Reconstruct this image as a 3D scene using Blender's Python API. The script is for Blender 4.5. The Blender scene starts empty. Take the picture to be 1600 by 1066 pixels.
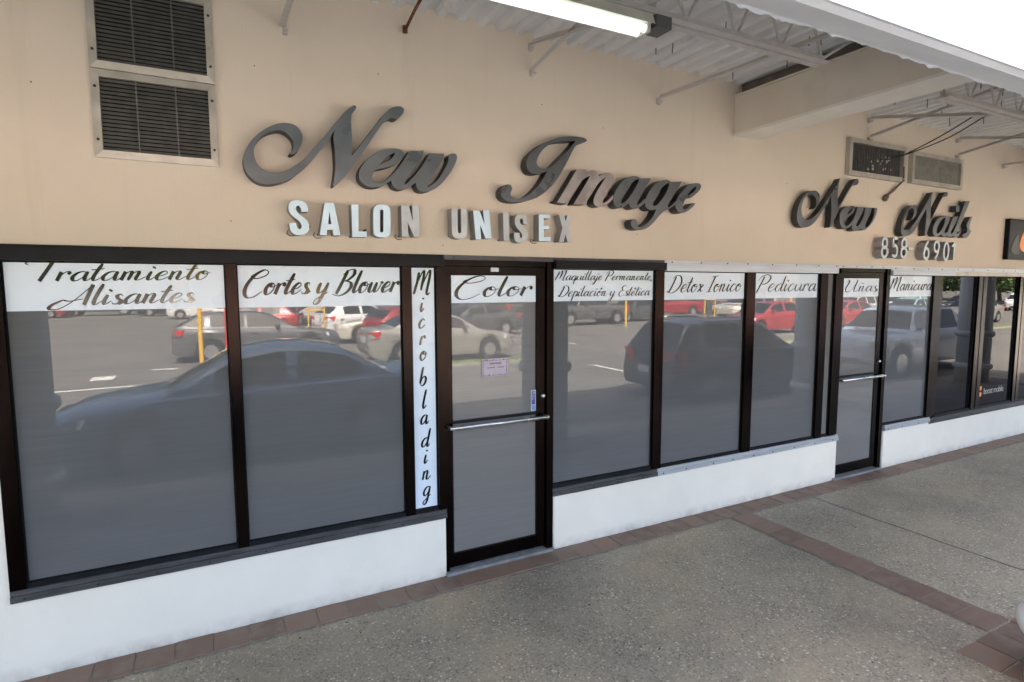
import bpy, bmesh, math, random
from mathutils import Vector, Matrix
R = math.radians
random.seed(7)
SC = bpy.context.scene
COL = SC.collection
# ------------------------------------------------------------------ camera
cd = bpy.data.cameras.new('camera'); cam = bpy.data.objects.new('camera', cd); COL.objects.link(cam)
YAW, PIT, ROL = 0.479560, -0.092815, -0.0027
cd.sensor_width = 36.0; cd.sensor_fit = 'HORIZONTAL'; cd.lens = 900 / 1600 * 36.0
cd.clip_start = 0.05; cd.clip_end = 800
d_ = Vector((math.sin(YAW)*math.cos(PIT), math.cos(YAW)*math.cos(PIT), math.sin(PIT)))
r_ = d_.cross(Vector((0, 0, 1))).normalized(); u_ = r_.cross(d_)
r2 = r_*math.cos(ROL) + u_*math.sin(ROL); u2 = -r_*math.sin(ROL) + u_*math.cos(ROL)
cam.matrix_world = Matrix(((r2.x, u2.x, -d_.x, 0), (r2.y, u2.y, -d_.y, -3.75), (r2.z, u2.z, -d_.z, 2.07265), (0, 0, 0, 1)))
SC.camera = cam
# ------------------------------------------------------------------ light
SUN_EL, SUN_AZ = R(52), R(-16)          # azimuth from +Y (behind the shop) towards +X
w = bpy.data.worlds.new('World'); SC.world = w; w.use_nodes = True
nt = w.node_tree; bg = nt.nodes['Background']
sky = nt.nodes.new('ShaderNodeTexSky'); sky.sky_type = 'NISHITA'; sky.sun_disc = False
sky.sun_elevation = SUN_EL; sky.sun_rotation = SUN_AZ; sky.air_density = 0.7; sky.dust_density = 9; sky.ozone_density = 0.2
tint = nt.nodes.new('ShaderNodeMix'); tint.data_type = 'RGBA'; tint.blend_type = 'MULTIPLY'; tint.inputs[0].default_value = 1; tint.inputs[7].default_value = (1.05, 1.0, .92, 1)   # hazy, milky sky
nt.links.new(sky.outputs[0], tint.inputs[6]); nt.links.new(tint.outputs[2], bg.inputs[0]); bg.inputs[1].default_value = 0.15
sl = bpy.data.lights.new('sun', 'SUN'); sl.energy = 4.6; sl.angle = R(0.5); sl.color = (1, 0.95, 0.87)
so = bpy.data.objects.new('sun', sl); COL.objects.link(so)
sv = Vector((math.sin(SUN_AZ)*math.cos(SUN_EL), math.cos(SUN_AZ)*math.cos(SUN_EL), math.sin(SUN_EL)))
so.rotation_euler = sv.to_track_quat('Z', 'Y').to_euler(); so.location = (0, 5, 20)
SC.view_settings.view_transform = 'Standard'; SC.view_settings.look = 'None'; SC.view_settings.gamma = 1
SC.view_settings.exposure = 3.87
SC.render.engine = 'CYCLES'
SC.cycles.max_bounces = 10; SC.cycles.diffuse_bounces = 6; SC.cycles.glossy_bounces = 5
SC.cycles.sample_clamp_indirect = 6

# ------------------------------------------------------------------ materials
def nodes(m):
    m.use_nodes = True
    return m.node_tree, m.node_tree.nodes['Principled BSDF']
def mat(name, col, rough=0.6, metal=0.0, var=0.0, vscale=4.0, bump=0.0, bscale=60.0, spec=0.5, col2=None, c2scale=1.5, c2lo=0.5, c2hi=0.65, stretch=(1, 1, 1)):
    m = bpy.data.materials.new(name); t, p = nodes(m); N = t.nodes; Lk = t.links
    p.inputs['Base Color'].default_value = (*col, 1); p.inputs['Roughness'].default_value = rough
    p.inputs['Metallic'].default_value = metal; p.inputs['Specular IOR Level'].default_value = spec
    g = N.new('ShaderNodeNewGeometry'); mp = N.new('ShaderNodeMapping'); mp.inputs['Scale'].default_value = stretch
    Lk.new(g.outputs['Position'], mp.inputs['Vector'])
    src = None
    if var > 0:
        n = N.new('ShaderNodeTexNoise'); n.inputs['Scale'].default_value = vscale; n.inputs['Detail'].default_value = 6
        Lk.new(mp.outputs[0], n.inputs['Vector'])
        rp = N.new('ShaderNodeValToRGB'); rp.color_ramp.elements[0].position = 0.3; rp.color_ramp.elements[1].position = 0.7
        rp.color_ramp.elements[0].color = (*[c*(1-var) for c in col], 1); rp.color_ramp.elements[1].color = (*[min(1, c*(1+var)) for c in col], 1)
        Lk.new(n.outputs[0], rp.inputs[0]); src = rp.outputs[0]
        rr = N.new('ShaderNodeMapRange'); rr.inputs['To Min'].default_value = max(0, rough-0.1); rr.inputs['To Max'].default_value = min(1, rough+0.1)
        Lk.new(n.outputs[0], rr.inputs[0]); Lk.new(rr.outputs[0], p.inputs['Roughness'])
    if col2:
        n2 = N.new('ShaderNodeTexNoise'); n2.inputs['Scale'].default_value = c2scale; n2.inputs['Detail'].default_value = 8; n2.inputs['Roughness'].default_value = 0.65
        Lk.new(mp.outputs[0], n2.inputs['Vector'])
        r2_ = N.new('ShaderNodeMapRange'); r2_.inputs['From Min'].default_value = c2lo; r2_.inputs['From Max'].default_value = c2hi
        Lk.new(n2.outputs[0], r2_.inputs[0])
        mx = N.new('ShaderNodeMix'); mx.data_type = 'RGBA'
        Lk.new(r2_.outputs[0], mx.inputs[0])
        if src: Lk.new(src, mx.inputs[6])
        else: mx.inputs[6].default_value = (*col, 1)
        mx.inputs[7].default_value = (*col2, 1); src = mx.outputs[2]
    if src: Lk.new(src, p.inputs['Base Color'])
    if bump > 0:
        b = N.new('ShaderNodeTexNoise'); b.inputs['Scale'].default_value = bscale; b.inputs['Detail'].default_value = 4
        Lk.new(g.outputs['Position'], b.inputs['Vector'])
        bp = N.new('ShaderNodeBump'); bp.inputs['Strength'].default_value = bump; bp.inputs['Distance'].default_value = 0.004
        Lk.new(b.outputs[0], bp.inputs['Height']); Lk.new(bp.outputs[0], p.inputs['Normal'])
    return m
def glass_mat(name, col, fac, rough=0.0, weave=False, fm=0.9):
    m = bpy.data.materials.new(name); t, p = nodes(m); N = t.nodes; Lk = t.links
    p.inputs['Base Color'].default_value = (*col, 1); p.inputs['Roughness'].default_value = 0.9; p.inputs['Specular IOR Level'].default_value = 0
    if weave:
        g = N.new('ShaderNodeNewGeometry'); mp = N.new('ShaderNodeMapping'); mp.inputs['Scale'].default_value = (0.6, 1, 26)
        n = N.new('ShaderNodeTexNoise'); n.inputs['Scale'].default_value = 3; n.inputs['Detail'].default_value = 5
        Lk.new(g.outputs['Position'], mp.inputs['Vector']); Lk.new(mp.outputs[0], n.inputs['Vector'])
        rp = N.new('ShaderNodeValToRGB'); rp.color_ramp.elements[0].position = .3; rp.color_ramp.elements[1].position = .7
        rp.color_ramp.elements[0].color = (*[c*.95 for c in col], 1); rp.color_ramp.elements[1].color = (*[c*1.05 for c in col], 1)
        Lk.new(n.outputs[0], rp.inputs[0]); Lk.new(rp.outputs[0], p.inputs['Base Color'])
    gl = N.new('ShaderNodeBsdfGlossy'); gl.inputs['Roughness'].default_value = rough; gl.inputs['Color'].default_value = (0.93, 0.96, 1, 1)
    fr = N.new('ShaderNodeFresnel'); fr.inputs['IOR'].default_value = 1.5
    ma = N.new('ShaderNodeMath'); ma.operation = 'MULTIPLY_ADD'; ma.inputs[1].default_value = fm; ma.inputs[2].default_value = fac-0.04*fm
    Lk.new(fr.outputs[0], ma.inputs[0])
    g2 = N.new('ShaderNodeNewGeometry'); nz = N.new('ShaderNodeTexNoise'); nz.inputs['Scale'].default_value = 1.3; nz.inputs['Detail'].default_value = 1
    Lk.new(g2.outputs['Position'], nz.inputs['Vector'])
    bp = N.new('ShaderNodeBump'); bp.inputs['Strength'].default_value = 0.12; bp.inputs['Distance'].default_value = 0.006
    Lk.new(nz.outputs[0], bp.inputs['Height']); Lk.new(bp.outputs[0], gl.inputs['Normal'])
    mx = N.new('ShaderNodeMixShader'); Lk.new(ma.outputs[0], mx.inputs[0]); Lk.new(p.outputs[0], mx.inputs[1]); Lk.new(gl.outputs[0], mx.inputs[2])
    Lk.new(mx.outputs[0], N['Material Output'].inputs[0])
    return m
M = {}
M['cream'] = mat('cream_stucco', (0.625, 0.56, 0.47), 0.85, var=0.035, vscale=1.2, bump=0.35, bscale=90, spec=0.2, col2=(0.595, 0.53, 0.44), c2scale=0.8, c2lo=0.5, c2hi=0.75)
M['white'] = mat('white_wall_paint', (0.77, 0.75, 0.665), 0.7, var=0.03, vscale=3, bump=0.3, bscale=70, spec=0.3, col2=(0.70, 0.68, 0.60), c2scale=2.3, c2lo=0.58, c2hi=0.85)
def weather(m, kind):
    t, p = m.node_tree, m.node_tree.nodes['Principled BSDF']; N = t.nodes; Lk = t.links
    src = p.inputs['Base Color'].links[0].from_socket
    g = N.new('ShaderNodeNewGeometry'); mp = N.new('ShaderNodeMapping'); Lk.new(g.outputs['Position'], mp.inputs['Vector'])
    n = N.new('ShaderNodeTexNoise'); n.inputs['Detail'].default_value = 7; n.inputs['Roughness'].default_value = .65; Lk.new(mp.outputs[0], n.inputs['Vector'])
    r = N.new('ShaderNodeMapRange'); Lk.new(n.outputs[0], r.inputs[0]); mx = N.new('ShaderNodeMix'); mx.data_type = 'RGBA'
    if kind == 'streak':
        mp.inputs['Scale'].default_value = (7, 1, .45); n.inputs['Scale'].default_value = 1.0; r.inputs[1].default_value = .56; r.inputs[2].default_value = .80; r.inputs[4].default_value = .28
        mx.inputs[7].default_value = (0.40, 0.345, 0.27, 1); f = r.outputs[0]
        n2 = N.new('ShaderNodeTexNoise'); n2.inputs['Scale'].default_value = .55; n2.inputs['Detail'].default_value = 3; Lk.new(g.outputs['Position'], n2.inputs['Vector'])
        r2 = N.new('ShaderNodeMapRange'); r2.inputs[1].default_value = .47; r2.inputs[2].default_value = .53; r2.inputs[4].default_value = .25; Lk.new(n2.outputs[0], r2.inputs[0])
        m2 = N.new('ShaderNodeMix'); m2.data_type = 'RGBA'; Lk.new(r2.outputs[0], m2.inputs[0]); Lk.new(src, m2.inputs[6]); m2.inputs[7].default_value = (0.63, 0.56, 0.46, 1); src = m2.outputs[2]
    else:
        n.inputs['Scale'].default_value = 6; r.inputs[1].default_value = .35; r.inputs[2].default_value = .75
        sp = N.new('ShaderNodeSeparateXYZ'); Lk.new(g.outputs['Position'], sp.inputs[0])
        z = N.new('ShaderNodeMapRange'); z.inputs[1].default_value = .09; z.inputs[2].default_value = .0; Lk.new(sp.outputs[2], z.inputs[0])
        k = N.new('ShaderNodeMath'); k.operation = 'MULTIPLY'; Lk.new(z.outputs[0], k.inputs[0]); Lk.new(r.outputs[0], k.inputs[1])
        n2 = N.new('ShaderNodeTexNoise'); n2.inputs['Scale'].default_value = 9; n2.inputs['Detail'].default_value = 9; n2.inputs['Roughness'].default_value = .75
        mp2 = N.new('ShaderNodeMapping'); mp2.inputs['Scale'].default_value = (.6, 1, 1.6); Lk.new(g.outputs['Position'], mp2.inputs['Vector']); Lk.new(mp2.outputs[0], n2.inputs['Vector'])
        r2 = N.new('ShaderNodeMapRange'); r2.inputs[1].default_value = .66; r2.inputs[2].default_value = .72; r2.inputs[4].default_value = .22; Lk.new(n2.outputs[0], r2.inputs[0])
        a = N.new('ShaderNodeMath'); a.operation = 'MAXIMUM'; Lk.new(k.outputs[0], a.inputs[0]); Lk.new(r2.outputs[0], a.inputs[1]); f = a.outputs[0]
        mx.inputs[7].default_value = (0.36, 0.34, 0.30, 1)
    Lk.new(f, mx.inputs[0]); Lk.new(src, mx.inputs[6]); Lk.new(mx.outputs[2], p.inputs['Base Color'])
weather(M['cream'], 'streak'); weather(M['white'], 'splash')
M['soffit'] = mat('grey_white_deck_paint', (0.70, 0.71, 0.71), 0.7, var=0.08, vscale=2.5, bump=0.2, bscale=30, spec=0.25, col2=(0.34, 0.32, 0.29), c2scale=3.1, c2lo=0.6, c2hi=0.85)
M['fascia'] = mat('white_fascia_paint', (0.86, 0.87, 0.87), 0.7, var=0.02, vscale=2, bump=0.25, bscale=40, spec=0.3)
M['beampaint'] = mat('beam_cream_paint', (0.62, 0.57, 0.49), 0.75, var=0.04, vscale=2, bump=0.3, bscale=60, spec=0.2, col2=(0.5, 0.45, 0.38), c2scale=1.9, c2lo=0.58, c2hi=0.85)
M['steelpaint'] = mat('painted_steel', (0.50, 0.48, 0.45), 0.55, var=0.1, vscale=14, spec=0.4, col2=(0.2, 0.14, 0.1), c2scale=9, c2lo=0.68, c2hi=0.8)
M['darksteel'] = mat('dark_steel', (.13, .115, .10), .7, var=.25, vscale=12)
M['jointdirt'] = mat('joint_dirt', (.055, .05, .042), .95, var=.4, vscale=25)
M['rust'] = mat('rusty_iron', (0.16, 0.07, 0.035), 0.9, var=0.5, vscale=60, bump=0.5, bscale=200, spec=0.2)
M['bronze'] = mat('bronze_aluminium', (0.016, 0.0115, 0.0105), 0.22, metal=1.0, var=0.2, vscale=5, spec=0.16, stretch=(1, 1, .25))
M['black'] = mat('black_metal', (0.010, 0.011, 0.014), 0.42, var=0.3, vscale=7, spec=0.14, col2=(0.03, 0.03, 0.03), c2scale=11, c2lo=0.72, c2hi=0.8)
M['alu'] = mat('mill_aluminium', (0.50, 0.55, 0.62), 0.4, metal=0.3, var=0.1, vscale=9, stretch=(.3, 1, 4))
M['chrome'] = mat('bright_metal', (0.55, 0.57, 0.60), 0.26, metal=0.9, var=0.05, vscale=12)
M['sillgrey'] = mat('weathered_sill', (0.075, 0.077, 0.083), 0.5, metal=0.5, var=0.35, vscale=12, stretch=(.4, 1, 3))
M['screw'] = mat('dark_screw', (0.03, 0.03, 0.03), 0.5, metal=0.6)
M['vent'] = mat('vent_aluminium', (0.44, 0.42, 0.37), 0.45, metal=0.35, var=0.15, vscale=9, col2=(0.22, 0.2, 0.17), c2scale=7, c2lo=.6, c2hi=.8)
M['louvre'] = mat('louvre_grey', (0.17, 0.17, 0.16), 0.5, metal=0.3, var=0.2, vscale=20)
M['void'] = mat('dark_void', (0.012, 0.012, 0.012), 0.9, spec=0.1)
M['face'] = mat('grey_letter_face', (0.155, 0.175, 0.188), 0.30, metal=0.65, var=0.12, vscale=6, bump=0.12, bscale=9)
M['digit'] = mat('digit_face', (0.55, 0.64, 0.67), 0.4, metal=0.1, var=0.08, vscale=14)
M['soffit2'] = mat('grey_soffit_paint', (0.84, 0.84, 0.82), 0.75, var=0.05, vscale=2.5, bump=0.2, bscale=40, spec=0.25, col2=(0.70, 0.68, 0.66), c2scale=2.1, c2lo=.55, c2hi=.8)
M['ventslat'] = mat('vent_slat_grey', (0.19, 0.19, 0.17), 0.5, metal=0.1, var=0.2, vscale=15)
M['flange'] = mat('flange_paint', (0.72, 0.70, 0.65), 0.6, var=.06, vscale=5, spec=.3, col2=(.4, .33, .26), c2scale=7, c2lo=.66, c2hi=.8)
M['rubber'] = mat('black_rubber', (.008, .008, .008), .8, spec=.1)
M['lip'] = mat('shade_toned_lip', (.40, .42, .44), .5, var=.06, vscale=6)  # darker colour paints shade onto the chamfer of the white fascia
M['sillalu'] = mat('dull_aluminium_sill', (.40, .43, .46), .45, metal=.3, var=.15, vscale=9, stretch=(.3, 1, 4))
M['facepale'] = mat('highlight_letter_face', (0.36, 0.335, 0.325), 0.32, metal=0.4, var=0.22, vscale=9, bump=0.15, bscale=12)  # paler tone paints the reflected highlight onto the m face
M['return'] = mat('letter_return', (0.034, 0.037, 0.037), 0.5, metal=0.3, var=0.2, vscale=10)
M['wface'] = mat('white_letter_face', (0.60, 0.77, 0.90), 0.4, metal=0.1, var=0.06, vscale=9)
M['wface2'] = mat('greyed_letter_face', (0.46, 0.50, 0.53), 0.38, metal=0.2, var=0.12, vscale=11)
M['wreturn'] = mat('grey_letter_return', (0.27, 0.27, 0.27), 0.5, metal=0.3, var=0.15, vscale=14)
M['film'] = mat('white_vinyl_film', (0.67, 0.77, 0.87), 0.28, var=0.015, vscale=2, spec=0.5)
M['vinyl'] = mat('mirror_black_vinyl', (0.045, 0.045, 0.045), 0.10, metal=1.0)
M['pane'] = glass_mat('screened_glass', (0.113, 0.117, 0.122), 0.042, weave=True)
M['doorpane'] = glass_mat('door_glass', (0.165, 0.162, 0.158), 0.042, weave=True)
M['darkpane'] = glass_mat('dark_tinted_glass', (0.008, 0.008, 0.010), 0.030, fm=0.38)
M['tile'] = None
M['grout'] = mat('grout', (0.21, 0.185, 0.155), 0.9, var=0.3, vscale=20, bump=0.4, bscale=80)
M['threshold'] = mat('threshold_concrete', (0.20, 0.21, 0.21), 0.8, var=0.3, vscale=14, bump=0.5, bscale=60)
M['cable'] = mat('black_cable', (0.015, 0.015, 0.015), 0.6)
M['column'] = mat('white_column_paint', (0.80, 0.80, 0.78), 0.6, var=0.04, vscale=3, bump=0.2, bscale=60)
M['yellow'] = mat('yellow_post_paint', (0.72, 0.42, 0.03), 0.5, var=0.1, vscale=8)
M['red'] = mat('red_post_paint', (0.6, 0.04, 0.03), 0.5, var=0.1, vscale=8)
M['orange'] = mat('orange_plastic', (0.75, 0.16, 0.03), 0.45, var=0.1, vscale=8)
M['whitep'] = mat('white_reflective', (0.8, 0.8, 0.8), 0.4)
M['tyre'] = mat('tyre_rubber', (0.018, 0.018, 0.018), 0.85)
M['rim'] = mat('wheel_rim', (0.55, 0.55, 0.56), 0.3, metal=0.8)
M['carglass'] = mat('car_glass', (0.012, 0.014, 0.016), 0.04, spec=0.9)
M['headlight'] = mat('headlight_lens', (0.75, 0.76, 0.78), 0.12, spec=0.8)
M['taillight'] = mat('taillight_lens', (0.5, 0.012, 0.012), 0.15, spec=0.8)
M['trim'] = mat('black_plastic_trim', (0.02, 0.02, 0.02), 0.6)
M['plate'] = mat('number_plate', (0.6, 0.65, 0.7), 0.5)
M['bark'] = mat('bark', (0.10, 0.075, 0.05), 0.9, var=0.3, vscale=6)
M['grass'] = mat('grass', (0.10, 0.14, 0.035), 0.9, var=0.35, vscale=3, col2=(0.22, 0.2, 0.07), c2scale=1.2, c2lo=.5, c2hi=.7)
M['kerb'] = mat('kerb_concrete', (0.26, 0.25, 0.2), 0.85, var=0.15, vscale=5)
M['paintline'] = mat('worn_road_paint', (0.62, 0.61, 0.57), 0.8, var=0.15, vscale=4, col2=(0.12, 0.12, 0.12), c2scale=6, c2lo=.55, c2hi=.7)
M['skin'] = mat('skin', (0.42, 0.25, 0.17), 0.6)
M['hair'] = mat('hair', (0.02, 0.015, 0.012), 0.6)
M['shirt'] = mat('shirt_cloth', (0.45, 0.40, 0.36), 0.9)
M['trousers'] = mat('white_trousers', (0.75, 0.74, 0.72), 0.9)
M['poster'] = mat('lilac_paper', (0.48, 0.42, 0.47), 0.7, var=0.08, vscale=25)
M['ink'] = mat('purple_ink', (0.10, 0.06, 0.12), 0.6)
M['stick'] = mat('sticker_blue', (0.03, 0.06, 0.30), 0.4)
M['stickbg'] = mat('sticker_grey', (0.42, 0.46, 0.52), 0.5)
M['boardblack'] = mat('black_board', (0.008, 0.008, 0.010), 0.3, spec=0.12)
M['logoorange'] = mat('logo_orange', (0.85, 0.27, 0.06), 0.4)
M['pale'] = mat('pale_lettering', (0.40, 0.40, 0.38), 0.6)
def leafmat(name, c):
    m = bpy.data.materials.new(name); t, p = nodes(m); N = t.nodes
    g = N.new('ShaderNodeNewGeometry'); rp = N.new('ShaderNodeValToRGB')
    rp.color_ramp.elements[0].color = (*[x*.55 for x in c], 1); rp.color_ramp.elements[1].color = (*[x*1.5 for x in c], 1)
    t.links.new(g.outputs['Random Per Island'], rp.inputs[0]); t.links.new(rp.outputs[0], p.inputs['Base Color'])
    p.inputs['Roughness'].default_value = 0.6; p.inputs['Specular IOR Level'].default_value = 0.3
    return m
M['leaf'] = leafmat('foliage', (0.05, 0.09, 0.022))
def paint():
    m = bpy.data.materials.new('car_paint'); t, p = nodes(m)
    oi = t.nodes.new('ShaderNodeObjectInfo'); t.links.new(oi.outputs['Color'], p.inputs['Base Color'])
    p.inputs['Roughness'].default_value = 0.35; p.inputs['Metallic'].default_value = 0.15
    p.inputs['Coat Weight'].default_value = 1.0; p.inputs['Coat Roughness'].default_value = 0.04
    return m
M['paint'] = paint()
def tilemat():
    m = bpy.data.materials.new('clay_tile'); t, p = nodes(m); N = t.nodes; Lk = t.links
    g = N.new('ShaderNodeNewGeometry'); rp = N.new('ShaderNodeValToRGB')
    rp.color_ramp.elements[0].color = (0.155, 0.100, 0.072, 1); rp.color_ramp.elements[1].color = (0.225, 0.140, 0.098, 1)
    Lk.new(g.outputs['Random Per Island'], rp.inputs[0])
    n = N.new('ShaderNodeTexNoise'); n.inputs['Scale'].default_value = 9; n.inputs['Detail'].default_value = 8
    Lk.new(g.outputs['Position'], n.inputs['Vector'])
    mr = N.new('ShaderNodeMapRange'); mr.inputs['From Min'].default_value = .45; mr.inputs['From Max'].default_value = .68
    Lk.new(n.outputs[0], mr.inputs[0])
    mx = N.new('ShaderNodeMix'); mx.data_type = 'RGBA'; Lk.new(mr.outputs[0], mx.inputs[0]); Lk.new(rp.outputs[0], mx.inputs[6]); mx.inputs[7].default_value = (0.20, 0.155, 0.115, 1)
    Lk.new(mx.outputs[2], p.inputs['Base Color']); p.inputs['Roughness'].default_value = 0.62
    b = N.new('ShaderNodeTexNoise'); b.inputs['Scale'].default_value = 45; b.inputs['Detail'].default_value = 5; Lk.new(g.outputs['Position'], b.inputs['Vector'])
    bp = N.new('ShaderNodeBump'); bp.inputs['Strength'].default_value = .4; bp.inputs['Distance'].default_value = .004
    Lk.new(b.outputs[0], bp.inputs['Height']); Lk.new(bp.outputs[0], p.inputs['Normal'])
    return m
M['tile'] = tilemat()
def concrete():
    m = bpy.data.materials.new('exposed_aggregate'); t, p = nodes(m); N = t.nodes; Lk = t.links
    g = N.new('ShaderNodeNewGeometry'); P = g.outputs['Position']
    def noise(s, d=6, r=.6):
        n = N.new('ShaderNodeTexNoise'); n.inputs['Scale'].default_value = s; n.inputs['Detail'].default_value = d; n.inputs['Roughness'].default_value = r
        Lk.new(P, n.inputs['Vector']); return n.outputs[0]
    def rng(s, a, b, c=0, d=1):
        q = N.new('ShaderNodeMapRange'); q.inputs[1].default_value = a; q.inputs[2].default_value = b; q.inputs[3].default_value = c; q.inputs[4].default_value = d
        Lk.new(s, q.inputs[0]); return q.outputs[0]
    def mix(f, a, b, mode='MIX'):
        x = N.new('ShaderNodeMix'); x.data_type = 'RGBA'; x.blend_type = mode
        for s, i in ((f, 0), (a, 6), (b, 7)):
            if hasattr(s, 'links'): Lk.new(s, x.inputs[i])
            elif i == 0: x.inputs[0].default_value = s
            else: x.inputs[i].default_value = (*s, 1)
        return x.outputs[2]
    v = N.new('ShaderNodeTexVoronoi'); v.inputs['Scale'].default_value = 78; v.inputs['Randomness'].default_value = 1; Lk.new(P, v.inputs['Vector'])
    sep = N.new('ShaderNodeSeparateColor'); Lk.new(v.outputs['Color'], sep.inputs[0])
    rp = N.new('ShaderNodeValToRGB'); E = rp.color_ramp.elements; rp.color_ramp.interpolation = 'CONSTANT'
    E[0].position = 0; E[0].color = (0.17, 0.155, 0.125, 1); E[1].position = .95; E[1].color = (0.55, 0.51, 0.44, 1)
    for q, c in ((.16, (.26, .235, .19)), (.42, (.33, .295, .235)), (.62, (.22, .205, .17)), (.78, (.39, .345, .265)), (.87, (.11, .10, .088))):
        e = E.new(q); e.color = (*c, 1)
    Lk.new(sep.outputs[0], rp.inputs[0])
    edge = rng(v.outputs['Distance'], 0.42, 0.66)
    base = mix(edge, rp.outputs[0], (0.245, 0.222, 0.178))
    wear = rng(noise(4.5, 7, .7), .45, .62)
    base = mix(wear, base, mix(.45, base, (0.31, 0.28, 0.225)))
    stain = rng(noise(1.0, 8, .62), .50, .66)
    base = mix(stain, base, mix(.40, base, (0.34, 0.285, 0.20)))
    dark = rng(noise(.7, 6, .6), .48, .66)
    base = mix(dark, base, mix(1.0, base, (0.72, 0.74, 0.78), 'MULTIPLY'))
    blot = rng(noise(2.7, 7, .72), .62, .70)
    base = mix(blot, base, mix(1.0, base, (0.78, 0.78, 0.79), 'MULTIPLY'))
    fleck = rng(noise(30, 3, .5), .70, .72)
    base = mix(fleck, base, (0.045, 0.04, 0.036))
    base = mix(1.0, base, (1.17, 1.10, .98), 'MULTIPLY')
    patch = rng(noise(210, 2, .5), .66, .70)
    base = mix(patch, base, (0.52, 0.48, 0.41))
    Lk.new(base, p.inputs['Base Color'])
    Lk.new(rng(noise(.9, 6, .6), .35, .7, .42, .75), p.inputs['Roughness']); p.inputs['Specular IOR Level'].default_value = .45
    bp = N.new('ShaderNodeBump'); bp.inputs['Strength'].default_value = .55; bp.inputs['Distance'].default_value = .004; bp.invert = True
    Lk.new(v.outputs['Distance'], bp.inputs['Height']); Lk.new(bp.outputs[0], p.inputs['Normal'])
    return m
M['concrete'] = concrete()
M['asphalt'] = mat('old_asphalt', (0.128, 0.121, 0.110), 0.85, var=0.14, vscale=0.5, bump=0.5, bscale=120, spec=0.3, col2=(0.09, 0.086, 0.079), c2scale=0.35, c2lo=.56, c2hi=.74)

# ------------------------------------------------------------------ helpers
def link(name, me, m, parent=None, smooth=False):
    for k in (m if isinstance(m, (list, tuple)) else [m]): me.materials.append(k)
    o = bpy.data.objects.new(name, me); COL.objects.link(o); o.parent = parent
    if smooth:
        for q in me.polygons: q.use_smooth = True
    return o
def fin(name, bm, m, parent=None, smooth=False, bevel=0, keep=False):
    if bevel:
        bmesh.ops.bevel(bm, geom=[e for e in bm.edges if e.is_manifold and e.calc_face_angle(0) > .6], offset=bevel, segments=2, profile=.6, affect='EDGES')
    if not keep: bmesh.ops.recalc_face_normals(bm, faces=bm.faces[:])
    me = bpy.data.meshes.new(name); bm.to_mesh(me); bm.free()
    return link(name, me, m, parent, smooth)
def box(bm, x0, x1, y0, y1, z0, z1, mi=0):
    v = [bm.verts.new(p) for p in ((x0, y0, z0), (x1, y0, z0), (x1, y1, z0), (x0, y1, z0), (x0, y0, z1), (x1, y0, z1), (x1, y1, z1), (x0, y1, z1))]
    for f in ((0, 3, 2, 1), (4, 5, 6, 7), (0, 1, 5, 4), (1, 2, 6, 5), (2, 3, 7, 6), (3, 0, 4, 7)):
        bm.faces.new([v[i] for i in f]).material_index = mi
    return v
def boxo(name, m, parent, x0, x1, y0, y1, z0, z1, bevel=0):
    bm = bmesh.new(); box(bm, x0, x1, y0, y1, z0, z1); return fin(name, bm, m, parent, bevel=bevel)
def tube(bm, pts, r, n=8, cap=True):
    rings = []
    for i, p in enumerate(pts):
        p = Vector(p); a = Vector(pts[max(0, i-1)]); b = Vector(pts[min(len(pts)-1, i+1)]); t = (b-a).normalized()
        s = t.cross(Vector((0, 0, 1)) if abs(t.z) < .95 else Vector((1, 0, 0))).normalized(); q = s.cross(t)
        rr = r[i] if isinstance(r, (list, tuple)) else r
        rings.append([bm.verts.new(p + (s*math.cos(k*2*math.pi/n) + q*math.sin(k*2*math.pi/n))*rr) for k in range(n)])
    for a, b in zip(rings, rings[1:]):
        for k in range(n): bm.faces.new((a[k], a[(k+1) % n], b[(k+1) % n], b[k]))
    if cap: bm.faces.new(rings[0][::-1]); bm.faces.new(rings[-1])
def lathe(bm, prof, c=(0, 0, 0), n=32, axis='z'):
    rings = []
    for r, h in prof:
        ring = []
        for k in range(n):
            a = k*2*math.pi/n; u, v = r*math.cos(a), r*math.sin(a)
            ring.append(bm.verts.new((c[0]+u, c[1]+v, c[2]+h) if axis == 'z' else (c[0]+u, c[1]+h, c[2]+v)))
        rings.append(ring)
    for a, b in zip(rings, rings[1:]):
        for k in range(n): bm.faces.new((a[k], a[(k+1) % n], b[(k+1) % n], b[k]))
    bm.faces.new(rings[0][::-1]); bm.faces.new(rings[-1])
def tag(o, label=None, cat=None, group=None, kind=None):
    if label: o['label'] = label
    if cat: o['category'] = cat
    if group: o['group'] = group
    if kind: o['kind'] = kind
    return o
def thing(name, label, cat, loc=(0, 0, 0), group=None):
    o = bpy.data.objects.new(name, None); COL.objects.link(o); o.location = loc
    return tag(o, label, cat, group)
def reparent(o, p):                       # parent keeping world place (p has only a translation)
    o.parent = p; o.location = -p.location
    return o
def copy_tree(o, parent=None):
    c = o.copy(); COL.objects.link(c); c.parent = parent
    for ch in o.children: copy_tree(ch, c)
    return c
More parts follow.
